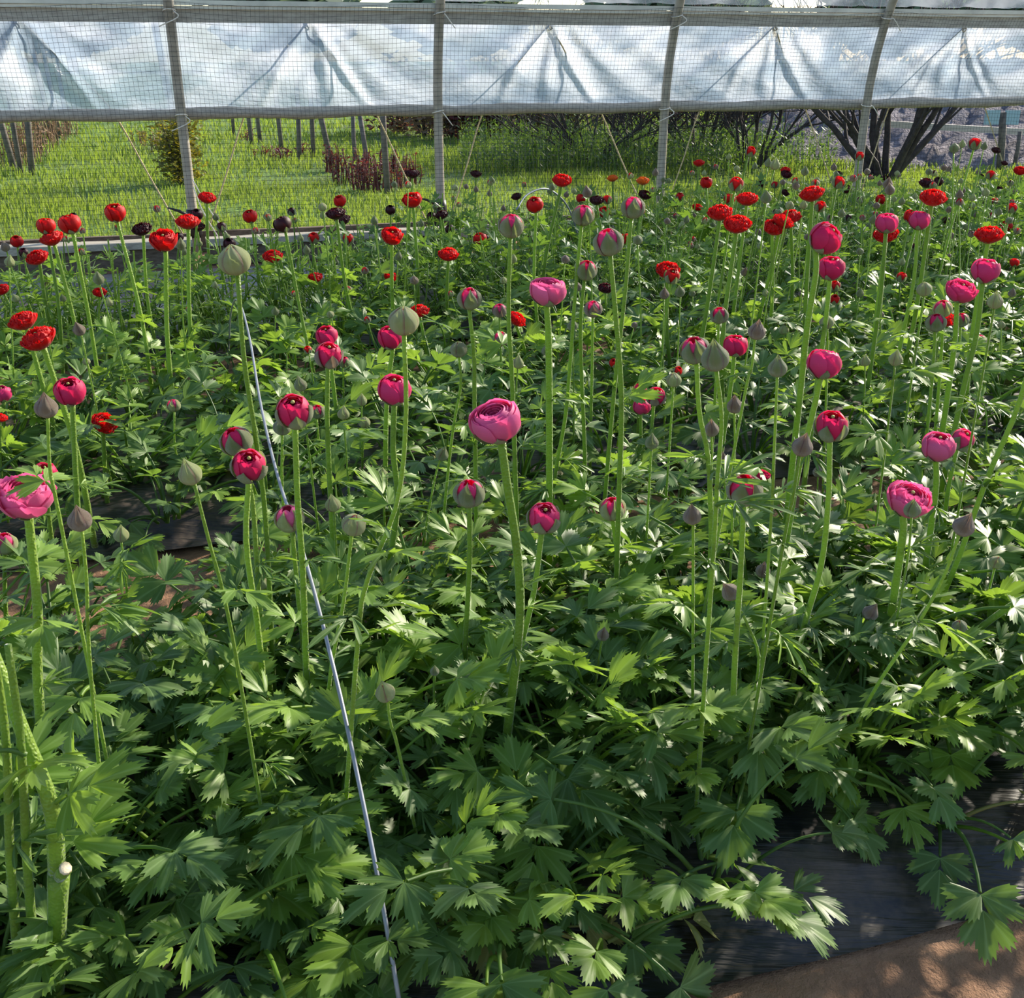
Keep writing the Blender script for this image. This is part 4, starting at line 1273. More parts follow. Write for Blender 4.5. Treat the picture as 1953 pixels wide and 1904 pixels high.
# ------------------------------------------------------------------ the pink bed: each bloom told apart
FL = [
 # px, py, w, kind, colour, label, stalk points, tilt, sepal material
 (447, 497, 58, 'bud', 'crimson', 'large round pale green bud on the tallest stalk beside the pale wire rod', [(466, 690), (490, 850), (508, 1010), (522, 1300)], (-.1, -.15), 'sepal_pale'),
 (770, 613, 56, 'bud', 'crimson', 'large round pale green bud standing in front of a crimson bloom', [(774, 800), (757, 960), (700, 1110), (682, 1230)], (0, -.1), 'sepal_pale'),
 (945, 802, 96, 'goblet', 'pink', 'largest bright pink bloom with smooth cupped petals on a thick stalk', [(968, 930), (985, 1040), (992, 1150), (985, 1250), (965, 1420)], (-.1, -.25), 'sepal'),
 (560, 783, 68, 'half', 'crimson', 'half open crimson bloom with a green centre between two small buds', [(568, 960), (578, 1100), (588, 1400)], (.05, -.5), 'sepal'),
 (475, 887, 66, 'half', 'crimson', 'half open crimson bloom tilted up with green centre in front of a closed bud', [(470, 1040), (492, 1200), (512, 1400)], (.1, -.6), 'sepal'),
 (450, 841, 58, 'crack', 'crimson', 'green bud cracking open crimson, just behind a half open bloom', [(482, 960), (495, 1150), (520, 1350)], (-.1, -.2), 'sepal'),
 (752, 742, 64, 'cup', 'rose', 'round rose pink globe bloom partly crossed by a bud stalk', [(750, 860), (758, 960), (740, 1100)], (0, -.2), 'sepal'),
 (745, 642, 50, 'cup', 'crimson', 'crimson bloom half hidden behind a pale round bud', [(738, 760), (735, 900)], (-.25, -.2), 'sepal'),
 (627, 676, 52, 'half', 'crimson', 'crimson bloom with dark sepals, lower of a close pair', [(624, 800), (628, 900)], (.1, -.35), 'sepal_brown'),
 (623, 640, 42, 'cup', 'crimson', 'crimson bloom, upper of a close pair', [(640, 770), (642, 880)], (0, -.3), 'sepal'),
 (656, 690, 22, 'crack', 'crimson', 'small crimson bud tucked against a close pair of blooms', [(656, 790), (655, 860)], (.2, -.1), 'sepal'),
 (605, 785, 28, 'crack', 'crimson', 'small green bud touching the half open crimson bloom', [(612, 880), (626, 950)], (.2, -.1), 'sepal'),
 (538, 815, 32, 'bud', 'crimson', 'round green bud below and behind the half open crimson bloom', [(538, 920), (545, 1040)], (0, -.1), 'sepal'),
 (573, 735, 24, 'tear', 'crimson', 'small pointed green bud above the half open crimson bloom', [(582, 800)], (-.15, 0), 'sepal'),
 (552, 988, 54, 'crack', 'pink', 'pale green bud showing a pink slit, in front of the pale wire rod', [(570, 1150), (584, 1280), (590, 1500)], (-.05, -.2), 'sepal_pale'),
 (635, 963, 28, 'tear', 'pink', 'small pale pointed bud between the wire rod and a round bud', [(643, 1080), (648, 1170)], (-.1, 0), 'sepal_pale'),
 (675, 1001, 44, 'bud', 'pink', 'round pale green bud with a little tip on a slanting stalk', [(655, 1150), (630, 1290), (625, 1600)], (.1, -.15), 'sepal_pale'),
 (363, 905, 42, 'tear', 'pink', 'smooth pale green bud on a stalk leaning over the dark mulch gap', [(398, 1030), (430, 1150), (465, 1340)], (-.1, -.1), 'sepal_pale'),
 (48, 944, 98, 'bowl', 'pink', 'wide open pink bloom with pointed sepals beside a dark pointed bud', [(62, 1060), (72, 1170), (72, 1300)], (.05, -.18), 'sepal'),
 (86, 902, 44, 'cup', 'crimson', 'crimson bloom behind the wide open pink bloom', [(95, 1000)], (.1, -.2), 'sepal'),
 (133, 746, 58, 'cup', 'crimson', 'round crimson globe bloom with a tiny centre hole above dense leaves', [(143, 880), (150, 1000)], (0, -.35), 'sepal'),
 (88, 778, 40, 'tear', 'crimson', 'brownish pointed bud beside the round crimson globe bloom', [(96, 900), (118, 1010)], (-.05, -.1), 'sepal_brown'),
 (152, 993, 42, 'tear', 'crimson', 'dark purple-brown bud with a crimson slit beside the wide open pink bloom', [(165, 1110), (174, 1300)], (-.05, -.15), 'sepal_brown'),
 (4, 750, 34, 'cup', 'rose', 'rose pink bloom at the bed end beside the brownish pointed bud', [(8, 860)], (-.1, -.2), 'sepal'),
 (331, 773, 25, 'crack', 'rose', 'small pink-tipped bud alone on a thin stalk over the dark mulch gap', [(338, 920), (354, 1060)], (-.05, -.1), 'sepal_pale'),
 (8, 1036, 44, 'crack', 'rose', 'tall pale green cracking bud below the wide open pink bloom', [(10, 1150)], (0, 0), 'sepal_pale'),
 (231, 1021, 27, 'tear', 'pink', 'pale pointed bud low over the black mulch gap', [(235, 1065)], (.05, 0), 'sepal_pale'),
 (895, 940, 57, 'crack', 'rose', 'brown-green cracking bud with red petal tips on a straight stalk', [(895, 1090), (884, 1290)], (0, -.1), 'sepal'),
 (1038, 986, 62, 'half', 'rose', 'half open pink bloom with a pale green centre below the largest bloom', [(1018, 1130), (987, 1260), (975, 1330)], (0, -.45), 'sepal'),
 (1168, 970, 48, 'crack', 'rose', 'round green bud with one pink slit between tall stalks', [(1178, 1080), (1172, 1190)], (.05, -.1), 'sepal_pale'),
 (1045, 553, 68, 'goblet', 'pink', 'open pink bloom seen from the side with a ring of pointed sepals', [(1047, 700)], (.1, -.15), 'sepal'),
 (1160, 461, 54, 'crack', 'rose', 'tall cracking bud with wide magenta gaps on a long thick stalk', [(1174, 600), (1185, 760), (1180, 960)], (-.05, -.15), 'sepal'),
 (975, 430, 47, 'crack', 'rose', 'tall cracking bud with a pink notch standing before the far meadow', [(970, 600), (978, 760)], (.05, -.1), 'sepal'),
 (1112, 410, 41, 'crack', 'rose', 'green cracking bud on a long left-leaning stalk'.replace('left-leaning', 'slanting'), [(1097, 560), (1080, 780), (1060, 900)], (.05, -.1), 'sepal'),
 (1207, 395, 43, 'crack', 'rose', 'topmost cracking bud with a pink window in line with a hoop foot', [(1192, 560), (1170, 760)], (.05, -.1), 'sepal'),
 (1118, 515, 40, 'crack', 'crimson', 'domed grey-green bud with one crimson cheek', [(1107, 640), (1115, 860)], (.1, -.1), 'sepal'),
 (1131, 589, 33, 'crack', 'rose', 'small pinkish domed bud below the domed grey-green bud', [(1128, 760)], (0, -.1), 'sepal_brown'),
 (895, 569, 44, 'crack', 'rose', 'cracking bud with several pink stripes left of a tall stalk'.replace('left of a tall stalk', 'close to the side-on pink bloom'), [(904, 680), (905, 760)], (.1, -.15), 'sepal'),
 (875, 667, 31, 'bud', 'rose', 'round grey-green bud on a curved stalk above the largest bloom', [(878, 740), (860, 850)], (0, -.1), 'sepal'),
 (953, 592, 27, 'crack', 'rose', 'small pink bud beside a tall stalk and a red rosette', [(953, 700)], (0, -.1), 'sepal_brown'),
 (955, 646, 29, 'crack', 'rose', 'small brownish pink bud below another pink bud beside a tall stalk', [(956, 740)], (0, -.1), 'sepal_brown'),
 (1220, 745, 30, 'half', 'crimson', 'small crimson bud, upper one in a cluster of three', [(1213, 880)], (0, -.2), 'sepal'),
 (1251, 755, 37, 'half', 'crimson', 'small ruffled crimson bloom, widest in a cluster of three', [(1240, 850)], (.1, -.3), 'sepal_brown'),
 (1224, 775, 34, 'cup', 'rose', 'rose bloom, lowest in a cluster of three', [(1222, 860)], (.1, -.2), 'sepal'),
 (1285, 725, 28, 'bud', 'rose', 'round green bud on a straight stalk beside the cluster of three', [(1275, 880)], (0, 0), 'sepal_pale'),
 (1325, 667, 54, 'crack', 'rose', 'cracking bud with pink curled petal tips on a wavy stalk', [(1334, 790), (1350, 870), (1356, 1000), (1362, 1300)], (-.1, -.2), 'sepal'),
 (1364, 684, 50, 'tear', 'rose', 'fat grey-green bud with a long tip next to a cracking bud', [(1376, 800), (1368, 920), (1360, 1060)], (0, -.1), 'sepal'),
 (1403, 658, 46, 'cup', 'crimson', 'crimson cup bloom with two upright sepals behind pointed buds', [(1396, 720), (1380, 830)], (0, -.15), 'sepal'),
 (1443, 633, 31, 'tear', 'rose', 'brownish pointed bud on a stalk slanting behind the crimson cup bloom', [(1432, 710), (1415, 780)], (.05, -.1), 'sepal_brown'),
 (1372, 601, 33, 'crack', 'crimson', 'small cracking bud with crimson slit above the crimson cup bloom', [(1366, 720)], (0, -.1), 'sepal'),
 (1483, 703, 34, 'tear', 'rose', 'grey-green onion-shaped bud on a straight stalk', [(1476, 870), (1470, 1000)], (0, 0), 'sepal'),
 (1571, 692, 64, 'cup', 'rose', 'vivid rose bloom with smooth back and pointed sepals', [(1552, 780), (1522, 900), (1505, 1000)], (.05, .1), 'sepal'),
 (1586, 811, 62, 'half', 'crimson', 'striped crimson bloom held by broad sepals on a thick curved stalk', [(1580, 950), (1566, 1080), (1532, 1200), (1510, 1310)], (0, -.35), 'sepal'),
 (1530, 853, 37, 'tear', 'crimson', 'pointed bud with a crimson cheek beside the striped crimson bloom', [(1512, 950), (1490, 1060)], (.1, -.1), 'sepal_brown'),
 (1401, 775, 28, 'tear', 'rose', 'brownish onion-shaped bud beneath the fat grey-green bud', [(1400, 900)], (0, 0), 'sepal_brown'),
 (1357, 820, 27, 'tear', 'rose', 'long-tipped brownish bud beside two wavy stalks', [(1357, 900)], (0, 0), 'sepal_brown'),
 (1378, 880, 24, 'tear', 'rose', 'dark diamond-shaped bud above the striped round bud', [(1384, 960)], (.1, 0), 'sepal_brown'),
 (1421, 934, 64, 'crack', 'crimson', 'striped round bud with crimson bands low in the leaves', [(1412, 1100), (1402, 1250), (1392, 1480)], (0, -.2), 'sepal'),
 (1320, 985, 33, 'tear', 'rose', 'brown long-tipped bud low beside the striped round bud', [(1322, 1040)], (0, 0), 'sepal_brown'),
 (1560, 901, 19, 'tear', 'rose', 'narrow dark bud under the striped crimson bloom', [(1558, 960)], (0, 0), 'sepal_brown'),
 (1455, 906, 26, 'rosette', 'crimson', 'crimson bloom half sunk in the shade behind a stalk', [], (.1, -.3), 'sepal'),
 (1790, 851, 62, 'cup', 'pink', 'pale pink globe bloom touching a smaller crimson bloom', [(1785, 930), (1775, 1010)], (.05, -.2), 'sepal'),
 (1837, 838, 44, 'half', 'rose', 'ruffled rose bloom touching the pale pink globe bloom', [(1806, 950), (1798, 1060), (1780, 1230)], (.2, -.4), 'sepal'),
 (1735, 951, 78, 'bowl', 'pink', 'wide ruffled pink bloom with a small pointed bud before it', [(1722, 1020), (1706, 1130)], (.15, -.3), 'sepal'),
 (1740, 973, 30, 'tear', 'rose', 'small pointed green bud in front of the wide ruffled pink bloom', [(1732, 1060), (1716, 1150)], (0, -.1), 'sepal'),
 (1838, 1005, 38, 'tear', 'rose', 'dark pointed bud on a long arching stalk', [(1800, 1100), (1745, 1200), (1660, 1330)], (.1, -.1), 'sepal_brown'),
 (1901, 1073, 26, 'bud', 'rose', 'small round green bud beside the long thick slanting stalk', [(1885, 1130), (1868, 1180)], (.1, 0), 'sepal_pale'),
 (1660, 1170, 28, 'tear', 'rose', 'small dark bud on a kinked stalk above the big leaves', [(1640, 1205), (1612, 1260), (1562, 1370)], (.1, 0), 'sepal_brown'),
 (1393, 1130, 32, 'tear', 'rose', 'dark drooping bud on a zigzag stalk', [(1425, 1190), (1447, 1250), (1438, 1330), (1425, 1400)], (-.2, -.1), 'sepal_brown'),
 (1455, 1090, 26, 'tear', 'rose', 'small brown bud behind the zigzag stalk', [(1448, 1180)], (.1, 0), 'sepal_brown'),
 (1830, 1195, 26, 'bud', 'rose', 'small green bud just under the thick slanting stalk', [(1830, 1260)], (0, 0), 'sepal'),
 (735, 1322, 36, 'tear', 'pink', 'pale cone-shaped bud low among leaves beside the wire rod', [(745, 1380), (762, 1440)], (-.1, -.1), 'sepal_pale'),
 (500, 1112, 26, 'tear', 'pink', 'tiny pale bud low between two stalks', [(500, 1180), (505, 1260)], (0, 0), 'sepal_pale'),
 (730, 908, 22, 'tear', 'pink', 'tiny pale bud on a leafy short stalk', [(732, 960)], (0, 0), 'sepal_pale'),
 (829, 1281, 17, 'tear', 'pink', 'very small green bud in the middle of a leafy shoot', [(828, 1330)], (0, 0), 'sepal'),
 (1150, 1212, 22, 'tear', 'pink', 'very small brown bud clasped by upright leaves', [(1142, 1260)], (0, 0), 'sepal_brown'),
 (843, 868, 23, 'tear', 'rose', 'small dark pointed bud bent over beside the largest bloom', [(826, 930)], (.1, 0), 'sepal'),
 (1243, 845, 25, 'tear', 'rose', 'small green bud beneath the cluster of three', [(1240, 900)], (0, 0), 'sepal'),
 (1092, 622, 19, 'tear', 'rose', 'small dark onion bud between two tall stalks', [(1094, 760)], (0, 0), 'sepal'),
 (988, 693, 21, 'tear', 'rose', 'pale onion bud above the largest bloom', [(984, 760)], (0, 0), 'sepal_pale'),
 (1042, 670, 18, 'tear', 'rose', 'tiny dark bud below the side-on pink bloom', [(1042, 780)], (0, 0), 'sepal'),
 (1575, 453, 62, 'cup', 'crimson', 'large crimson globe bloom nodding sideways with its centre showing', [(1556, 520), (1540, 620), (1525, 760)], (.55, -.45), 'sepal'),
 (1586, 510, 50, 'cup', 'crimson', 'crimson globe bloom just below the large nodding one', [(1576, 600), (1560, 720)], (0, -.15), 'sepal'),
 (1692, 424, 42, 'cup', 'rose', 'rose globe bloom on a tall dark stalk before the bare tree', [(1680, 560), (1662, 690)], (0, -.15), 'sepal'),
 (1754, 419, 39, 'cup', 'rose', 'rose globe bloom with one broad green sepal on a tall stalk', [(1742, 540), (1715, 670)], (.1, -.1), 'sepal'),
 (1880, 515, 52, 'cup', 'rose', 'rose globe bloom on a tall stalk above a rose-red open bloom', [(1862, 640), (1838, 740)], (.05, -.1), 'sepal'),
 (1834, 553, 52, 'bowl', 'rose', 'rose-red open bloom with one petal stretched out', [(1822, 640), (1812, 720)], (.15, -.3), 'sepal'),
 (1798, 588, 34, 'crack', 'rose', 'pale cracking bud, upper of a close pair', [(1795, 680)], (0, -.1), 'sepal_pale'),
 (1785, 615, 36, 'crack', 'crimson', 'green cracking bud, lower of a close pair', [(1778, 720)], (0, -.1), 'sepal'),
 (1833, 610, 28, 'crack', 'crimson', 'small bud with crimson top beside a close pair of buds', [(1828, 700)], (0, -.1), 'sepal'),
 (1763, 552, 27, 'bud', 'rose', 'pale double bud on a thin stalk', [(1745, 680)], (-.1, 0), 'sepal_pale'),
 (1898, 576, 27, 'tear', 'rose', 'pale green bud on a bright thin stalk beside the rose-red open bloom', [(1880, 680)], (0, 0), 'sepal_pale'),
 (1577, 615, 26, 'bud', 'rose', 'pale round bud above the vivid rose bloom', [(1578, 680)], (0, 0), 'sepal_pale'),
 (1868, 650, 25, 'crack', 'rose', 'small bud with red fringe on top', [(1866, 720)], (0, 0), 'sepal_pale'),
 (1708, 686, 25, 'tear', 'rose', 'small pale green bud on a slanting stalk', [(1700, 760)], (.1, 0), 'sepal_pale'),
 (1650, 690, 18, 'tear', 'rose', 'tiny pale bud beside a dark tall stalk', [(1648, 760)], (0, 0), 'sepal_pale'),
 (1495, 630, 18, 'bud', 'rose', 'tiny pale bud on a bent stalk', [(1497, 690)], (.1, 0), 'sepal_pale'),
 (690, 765, 19, 'tear', 'rose', 'tiny pale onion bud beside the rose pink globe bloom', [(690, 840)], (0, 0), 'sepal_pale'),
 (655, 790, 22, 'tear', 'rose', 'tiny pale bud with a curved tip', [(660, 860)], (.1, 0), 'sepal_pale'),
 (695, 806, 22, 'bud', 'rose', 'tiny round bud beneath the pale onion bud', [(692, 860)], (0, 0), 'sepal_pale'),
 (200, 806, 44, 'rosette', 'red', 'red rosette half hidden by leaves beside the round crimson globe bloom', [], (.5, -.4), 'sepal'),
 (987, 608, 34, 'rosette', 'red', 'red rosette turned sideways behind a tall stalk', [], (.9, -.3), 'sepal'),
 (1800, 606, 44, 'rosette', 'red', 'red rosette behind a close pair of buds', [], (.1, -.2), 'sepal'),
]
for f in FL:
    px, py, w, kind, col, label, wp, tilt, sep = f
    flower(px, py, w, kind, col, label, wp, tilt, sep)
# stalks whose heads stand outside the picture
flower(2010, 1110, 60, 'crack', 'rose', 'long thick slanting stalk reaching low across the front leaves', [(1900, 1175), (1740, 1300), (1620, 1400), (1525, 1465)], (.2, 0), 'sepal', real=.05, thick=1.15)
flower(1985, 640, 56, 'cup', 'rose', 'tall stalk leaning out of the bed past the pale pink bloom', [(1940, 780), (1880, 920), (1830, 1060), (1780, 1180)], (.2, 0), 'sepal', real=.046)

# ------------------------------------------------------------------ red, burgundy and orange flowers of the farther bed
def place(px, py):
    if px < 250: return 'near the dry stalk row'
    if px < 520: return 'before the leafy bush'
    if px < 700: return 'before the stake row'
    if px < 900: return 'before the maroon shoots'
    if px < 1260: return 'before the twiggy shrub and weeds'
    if px < 1560: return 'before the upright bare shrub'
    if px < 1760: return 'before the bare tree'
    return 'before the gravel mound'
REDS = [(395, 376, 31, 'rosette'), (220, 405, 38, 'cup'), (88, 430, 34, 'cup'), (133, 426, 41, 'cup'), (98, 453, 40, 'rosette'), (32, 460, 24, 'cup'), (70, 490, 38, 'rosette'),
 (312, 457, 48, 'bowl'), (358, 421, 42, 'rosette'), (477, 412, 27, 'cup'), (648, 383, 24, 'cup'), (786, 380, 34, 'bowl'), (748, 449, 38, 'bowl'), (598, 453, 22, 'half'), (664, 455, 22, 'half'),
 (520, 488, 34, 'rosette'), (855, 484, 36, 'rosette'), (915, 455, 26, 'cup'), (600, 529, 28, 'rosette'), (745, 527, 23, 'bowl'), (43, 610, 50, 'rosette'), (72, 644, 62, 'rosette'), (800, 592, 34, 'rosette'),
 (190, 557, 24, 'rosette'), (3, 552, 26, 'rosette'), (1, 796, 24, 'rosette'), (1020, 390, 32, 'cup'), (1072, 343, 34, 'rosette'), (1274, 514, 42, 'rosette'), (1282, 526, 30, 'half'), (1152, 404, 22, 'cup'), (1158, 380, 18, 'half'),
 (1333, 310, 20, 'rosette'), (1347, 348, 23, 'cup'), (1404, 350, 28, 'half'), (1425, 378, 37, 'rosette'), (1392, 379, 22, 'cup'), (1373, 404, 43, 'rosette'), (1406, 426, 48, 'rosette'), (1476, 433, 38, 'rosette'),
 (1494, 421, 38, 'rosette'), (1508, 412, 36, 'rosette'), (1548, 368, 42, 'rosette'), (1780, 375, 46, 'rosette'), (1887, 446, 48, 'rosette'), (1920, 431, 22, 'cup'), (1498, 324, 18, 'rosette'), (1432, 288, 20, 'half'),
 (1600, 347, 24, 'half'), (1565, 393, 22, 'half'), (1680, 380, 20, 'cup'), (1737, 412, 26, 'cup'), (1690, 446, 42, 'rosette'), (1860, 273, 24, 'half'), (1640, 297, 17, 'half'), (1890, 333, 18, 'half'),
 (1946, 325, 22, 'rosette'), (1930, 396, 20, 'half'), (1897, 383, 14, 'half'), (1297, 375, 16, 'half'), (1330, 395, 18, 'rosette'), (1220, 402, 20, 'cup'), (1592, 545, 22, 'half'), (1592, 571, 20, 'half'), (1720, 528, 20, 'half'), (876, 463, 18, 'half'),
 (1170, 692, 18, 'half'), (587, 667, 16, 'half'), (1293, 707, 18, 'half'), (1108, 378, 18, 'cup'), (1478, 352, 14, 'half'), (1858, 395, 16, 'half'), (1935, 500, 18, 'cup'), (1190, 455, 26, 'rosette')]
# the two red flowers that stand alone in look get their own words
RED_OWN = {(395, 376): 'flat red rosette right beside the hoop before the leafy bush', (220, 405): 'red cup bloom with a small bud on the stalk just below it',
 (312, 457): 'wide red bowl bloom in front of the pale edging board', (72, 644): 'broad ragged red rosette with two green buds before it', (43, 610): 'flat red rosette above a broad ragged one',
 (786, 380): 'tall red bloom beside the hoop at the maroon shoots', (1072, 343): 'flat red rosette standing above the burgundy ones by the weeds', (1548, 368): 'flat red rosette between an upright bare shrub and the bare tree',
 (1780, 375): 'flat ragged red rosette beside burgundy blooms', (1887, 446): 'round-topped red rosette above the rose globe bloom', (1274, 514): 'red rosette with a half open red bloom right under it',
 (1406, 426): 'lowest of three close red rosettes', (1860, 273): 'red bud on the tallest stalk before the gravel mound', (855, 484): 'small red rosette below the hoop at the maroon shoots', (520, 488): 'flat red rosette beside the large pale green bud'}
for (px, py, w, kind) in REDS:
    lab = RED_OWN.get((px, py))
    nm = {'rosette': 'open red rosette', 'cup': 'round red cup bloom', 'bowl': 'wide red bowl bloom', 'half': 'small half open red bloom'}[kind]
    rx = random.Random(px * 3 + py)
    flower(px, py, w, kind, 'red', lab or f'{nm} in the far bed {place(px, py)}', (), (rx.uniform(-.25, .25), rx.uniform(-.5, -.05)), 'sepal', group=None if lab else f'{nm}s {place(px, py)}', real={'half': .045, 'cup': .056}.get(kind, .066), zlim=(.3, .74))
DARKS = [(270, 436, 34, 'rosette'), (375, 409, 24, 'cup'), (376, 431, 27, 'rosette'), (422, 432, 19, 'half'), (538, 427, 34, 'cup'), (556, 403, 16, 'half'), (640, 406, 34, 'rosette'), (653, 418, 28, 'rosette'), (632, 441, 15, 'half'),
 (745, 400, 20, 'cup'), (787, 330, 26, 'rosette'), (908, 331, 20, 'rosette'), (985, 374, 20, 'rosette'), (823, 413, 19, 'cup'), (842, 409, 24, 'rosette'), (858, 437, 19, 'cup'), (1010, 456, 18, 'rosette'), (1138, 381, 26, 'rosette'),
 (1230, 371, 23, 'rosette'), (1290, 387, 15, 'cup'), (1155, 549, 26, 'rosette'), (1500, 332, 20, 'rosette'), (1453, 350, 15, 'cup'), (1498, 367, 16, 'rosette'), (1768, 348, 28, 'rosette'), (1790, 346, 18, 'cup'), (1905, 360, 13, 'rosette'),
 (1900, 286, 17, 'rosette'), (1916, 311, 13, 'rosette'), (1598, 331, 15, 'rosette'), (1615, 360, 18, 'cup'), (140, 412, 15, 'half'), (122, 416, 12, 'half'), (45, 482, 20, 'half'), (340, 452, 20, 'cup'), (437, 465, 24, 'cup'), (467, 466, 18, 'cup'),
 (925, 455, 20, 'cup'), (1205, 405, 26, 'rosette'), (1870, 335, 12, 'rosette'), (1690, 340, 14, 'rosette'), (1805, 420, 14, 'cup'), (1745, 470, 13, 'half'), (1618, 415, 14, 'half')]
for (px, py, w, kind) in DARKS:
    nm = {'rosette': 'dark burgundy rosette', 'cup': 'round dark burgundy bloom', 'half': 'small dark burgundy bud opening'}[kind]
    rx = random.Random(px * 3 + py)
    flower(px, py, w, kind, 'burgundy', f'{nm} in the far bed {place(px, py)}', (), (rx.uniform(-.25, .25), rx.uniform(-.5, -.05)), 'sepal', group=f'{nm}s {place(px, py)}', real={'half': .04, 'cup': .05}.get(kind, .058), zlim=(.3, .74))
flower(1168, 339, 20, 'rosette', 'orange', 'orange rosette before the weeds, away from the hoop foot', (), (0, -.1), group=None, real=.06)
flower(1226, 344, 23, 'rosette', 'orange', 'orange rosette just beside a hoop foot above a burgundy bloom', (), (0, -.1), group=None, real=.06)

# ------------------------------------------------------------------ small closed buds of the farther bed
BUDS = [(299, 398, 14), (188, 533, 20), (208, 578, 14), (151, 630, 22), (225, 434, 14), (10, 472, 16), (18, 500, 18), (60, 645, 18), (92, 645, 18), (125, 455, 12), (157, 440, 12), (155, 480, 14), (345, 468, 18), (350, 480, 14),
 (380, 465, 12), (412, 415, 12), (433, 452, 12), (508, 412, 12), (488, 440, 14), (511, 415, 14), (562, 420, 10), (573, 455, 12), (615, 395, 16), (616, 412, 12), (638, 408, 12), (585, 478, 14), (525, 595, 14), (664, 552, 14), (696, 516, 14), (714, 422, 14),
 (778, 352, 14), (752, 352, 12), (868, 358, 12), (889, 356, 10), (908, 362, 10), (934, 370, 10), (935, 348, 12), (938, 345, 12), (803, 427, 12), (960, 398, 10), (1000, 352, 10), (1053, 358, 12), (1048, 365, 10), (1080, 372, 10), (1095, 365, 10), (1120, 368, 18), (1202, 335, 12),
 (1216, 458, 18), (1101, 548, 16), (979, 495, 14), (1078, 495, 16), (1267, 562, 18), (1297, 558, 18), (1230, 484, 12), (1265, 343, 10), (1245, 362, 10), (1250, 330, 12), (1330, 470, 10), (1309, 420, 12), (1345, 420, 12), (1324, 413, 10), (1288, 412, 10), (1461, 378, 20), (1506, 392, 16), (1535, 328, 14), (1555, 350, 16), (1478, 315, 18), (1465, 312, 14),
 (1440, 318, 10), (1517, 345, 14), (1518, 355, 14), (1532, 392, 14), (1590, 320, 12), (1628, 340, 14), (1660, 338, 10), (1693, 352, 18), (1697, 363, 18), (1820, 283, 18), (1835, 276, 12), (1877, 280, 12), (1605, 408, 14), (1645, 415, 12), (1665, 420, 14), (1720, 385, 12), (1760, 388, 12), (1705, 380, 10), (1745, 375, 10), (1830, 372, 14), (1855, 378, 12), (1880, 368, 14), (1830, 385, 14),
 (1905, 405, 12), (1660, 390, 10), (1640, 385, 10), (1390, 300, 10), (1365, 318, 10), (1405, 322, 12), (1320, 330, 10), (1275, 345, 10), (1355, 388, 10), (1340, 430, 10), (1300, 432, 12), (1360, 430, 10), (1810, 400, 12), (1890, 410, 10), (1925, 420, 10), (1940, 440, 12),
 (875, 390, 10), (865, 378, 10), (830, 395, 10), (760, 490, 14), (640, 500, 12), (430, 480, 12), (240, 480, 12), (265, 520, 12), (90, 545, 14), (30, 570, 14), (120, 570, 12), (165, 690, 14), (360, 590, 12), (410, 545, 12), (560, 560, 12), (630, 600, 14), (700, 610, 14), (790, 535, 16), (860, 560, 12), (960, 535, 14), (1010, 500, 12), (1180, 660, 14), (1210, 620, 12), (1320, 560, 12), (1420, 520, 14), (1460, 560, 12), (1530, 560, 14), (1640, 560, 14), (1680, 600, 12), (1910, 620, 14), (1930, 560, 14), (1450, 470, 12), (1640, 480, 14), (1720, 500, 12), (1810, 490, 12)]
for (px, py, w) in BUDS:
    rx = random.Random(px * 5 + py)
    kd = rx.choice(['tear', 'tear', 'bud', 'crack'])
    nm = {'tear': 'small pointed green bud', 'bud': 'small round green bud', 'crack': 'small green bud showing red'}[kd]
    flower(px, py, w, kd, 'red', f'{nm} in the far bed {place(px, py)}', (), (rx.uniform(-.15, .15), rx.uniform(-.2, .1)), rx.choice(['sepal', 'sepal_pale', 'sepal_brown']), group=f'{nm}s {place(px, py)}', real=.026, zlim=(.3, .70))
# more of them on the long stretch of bed towards the gravel mound
rx = random.Random(77)
for i in range(60):
    px = 1260 + 690 * rx.random() ** .8; py = rx.uniform(330, 470) - (px - 1260) * .02
    kd = rx.choice(['tear', 'bud', 'crack']); nm = {'tear': 'small pointed green bud', 'bud': 'small round green bud', 'crack': 'small green bud showing red'}[kd]
    flower(px, py, rx.uniform(9, 13), kd, rx.choice(['red', 'burgundy']), f'{nm} in the far bed {place(px, py)}', (), (rx.uniform(-.15, .15), rx.uniform(-.2, .1)), rx.choice(['sepal', 'sepal_pale', 'sepal_brown']), group=f'{nm}s {place(px, py)}', real=.026, zlim=(.3, .64))

# ================================================================== support rods, the cut stalk
mb = MB()
rod = [(764, 1925, .84), (725, 1700, .91), (690, 1520, .99), (640, 1290, 1.12), (580, 1060, 1.36), (530, 910, 1.62), (497, 770, 1.98), (478, 655, 2.4), (462, 590, 2.8), (449, 572, 3.0), (440, 600, 3.15), (437, 650, 3.25), (434, 705, 3.32)]
tube(mb, smooth_path([at_Y(*q) for q in rod], 60), 0.0027, 8)
tag(obj('support_rod', mb.mesh('support_rod', MAT['rod'])), 'thin pale wire rod arching over the bed between the pink blooms', 'rod')
mb = MB()
rod = [(985, 400, 4.6), (1005, 372, 4.7), (1040, 360, 4.8), (1070, 378, 4.9), (1090, 410, 5.0), (1108, 470, 5.05)]
tube(mb, smooth_path([at_Y(*q) for q in rod], 24), 0.004, 6)
tag(obj('support_rod', mb.mesh('support_rod', MAT['rod'])), 'thin pale hoop rod half hidden among stalks before the weeds', 'rod')

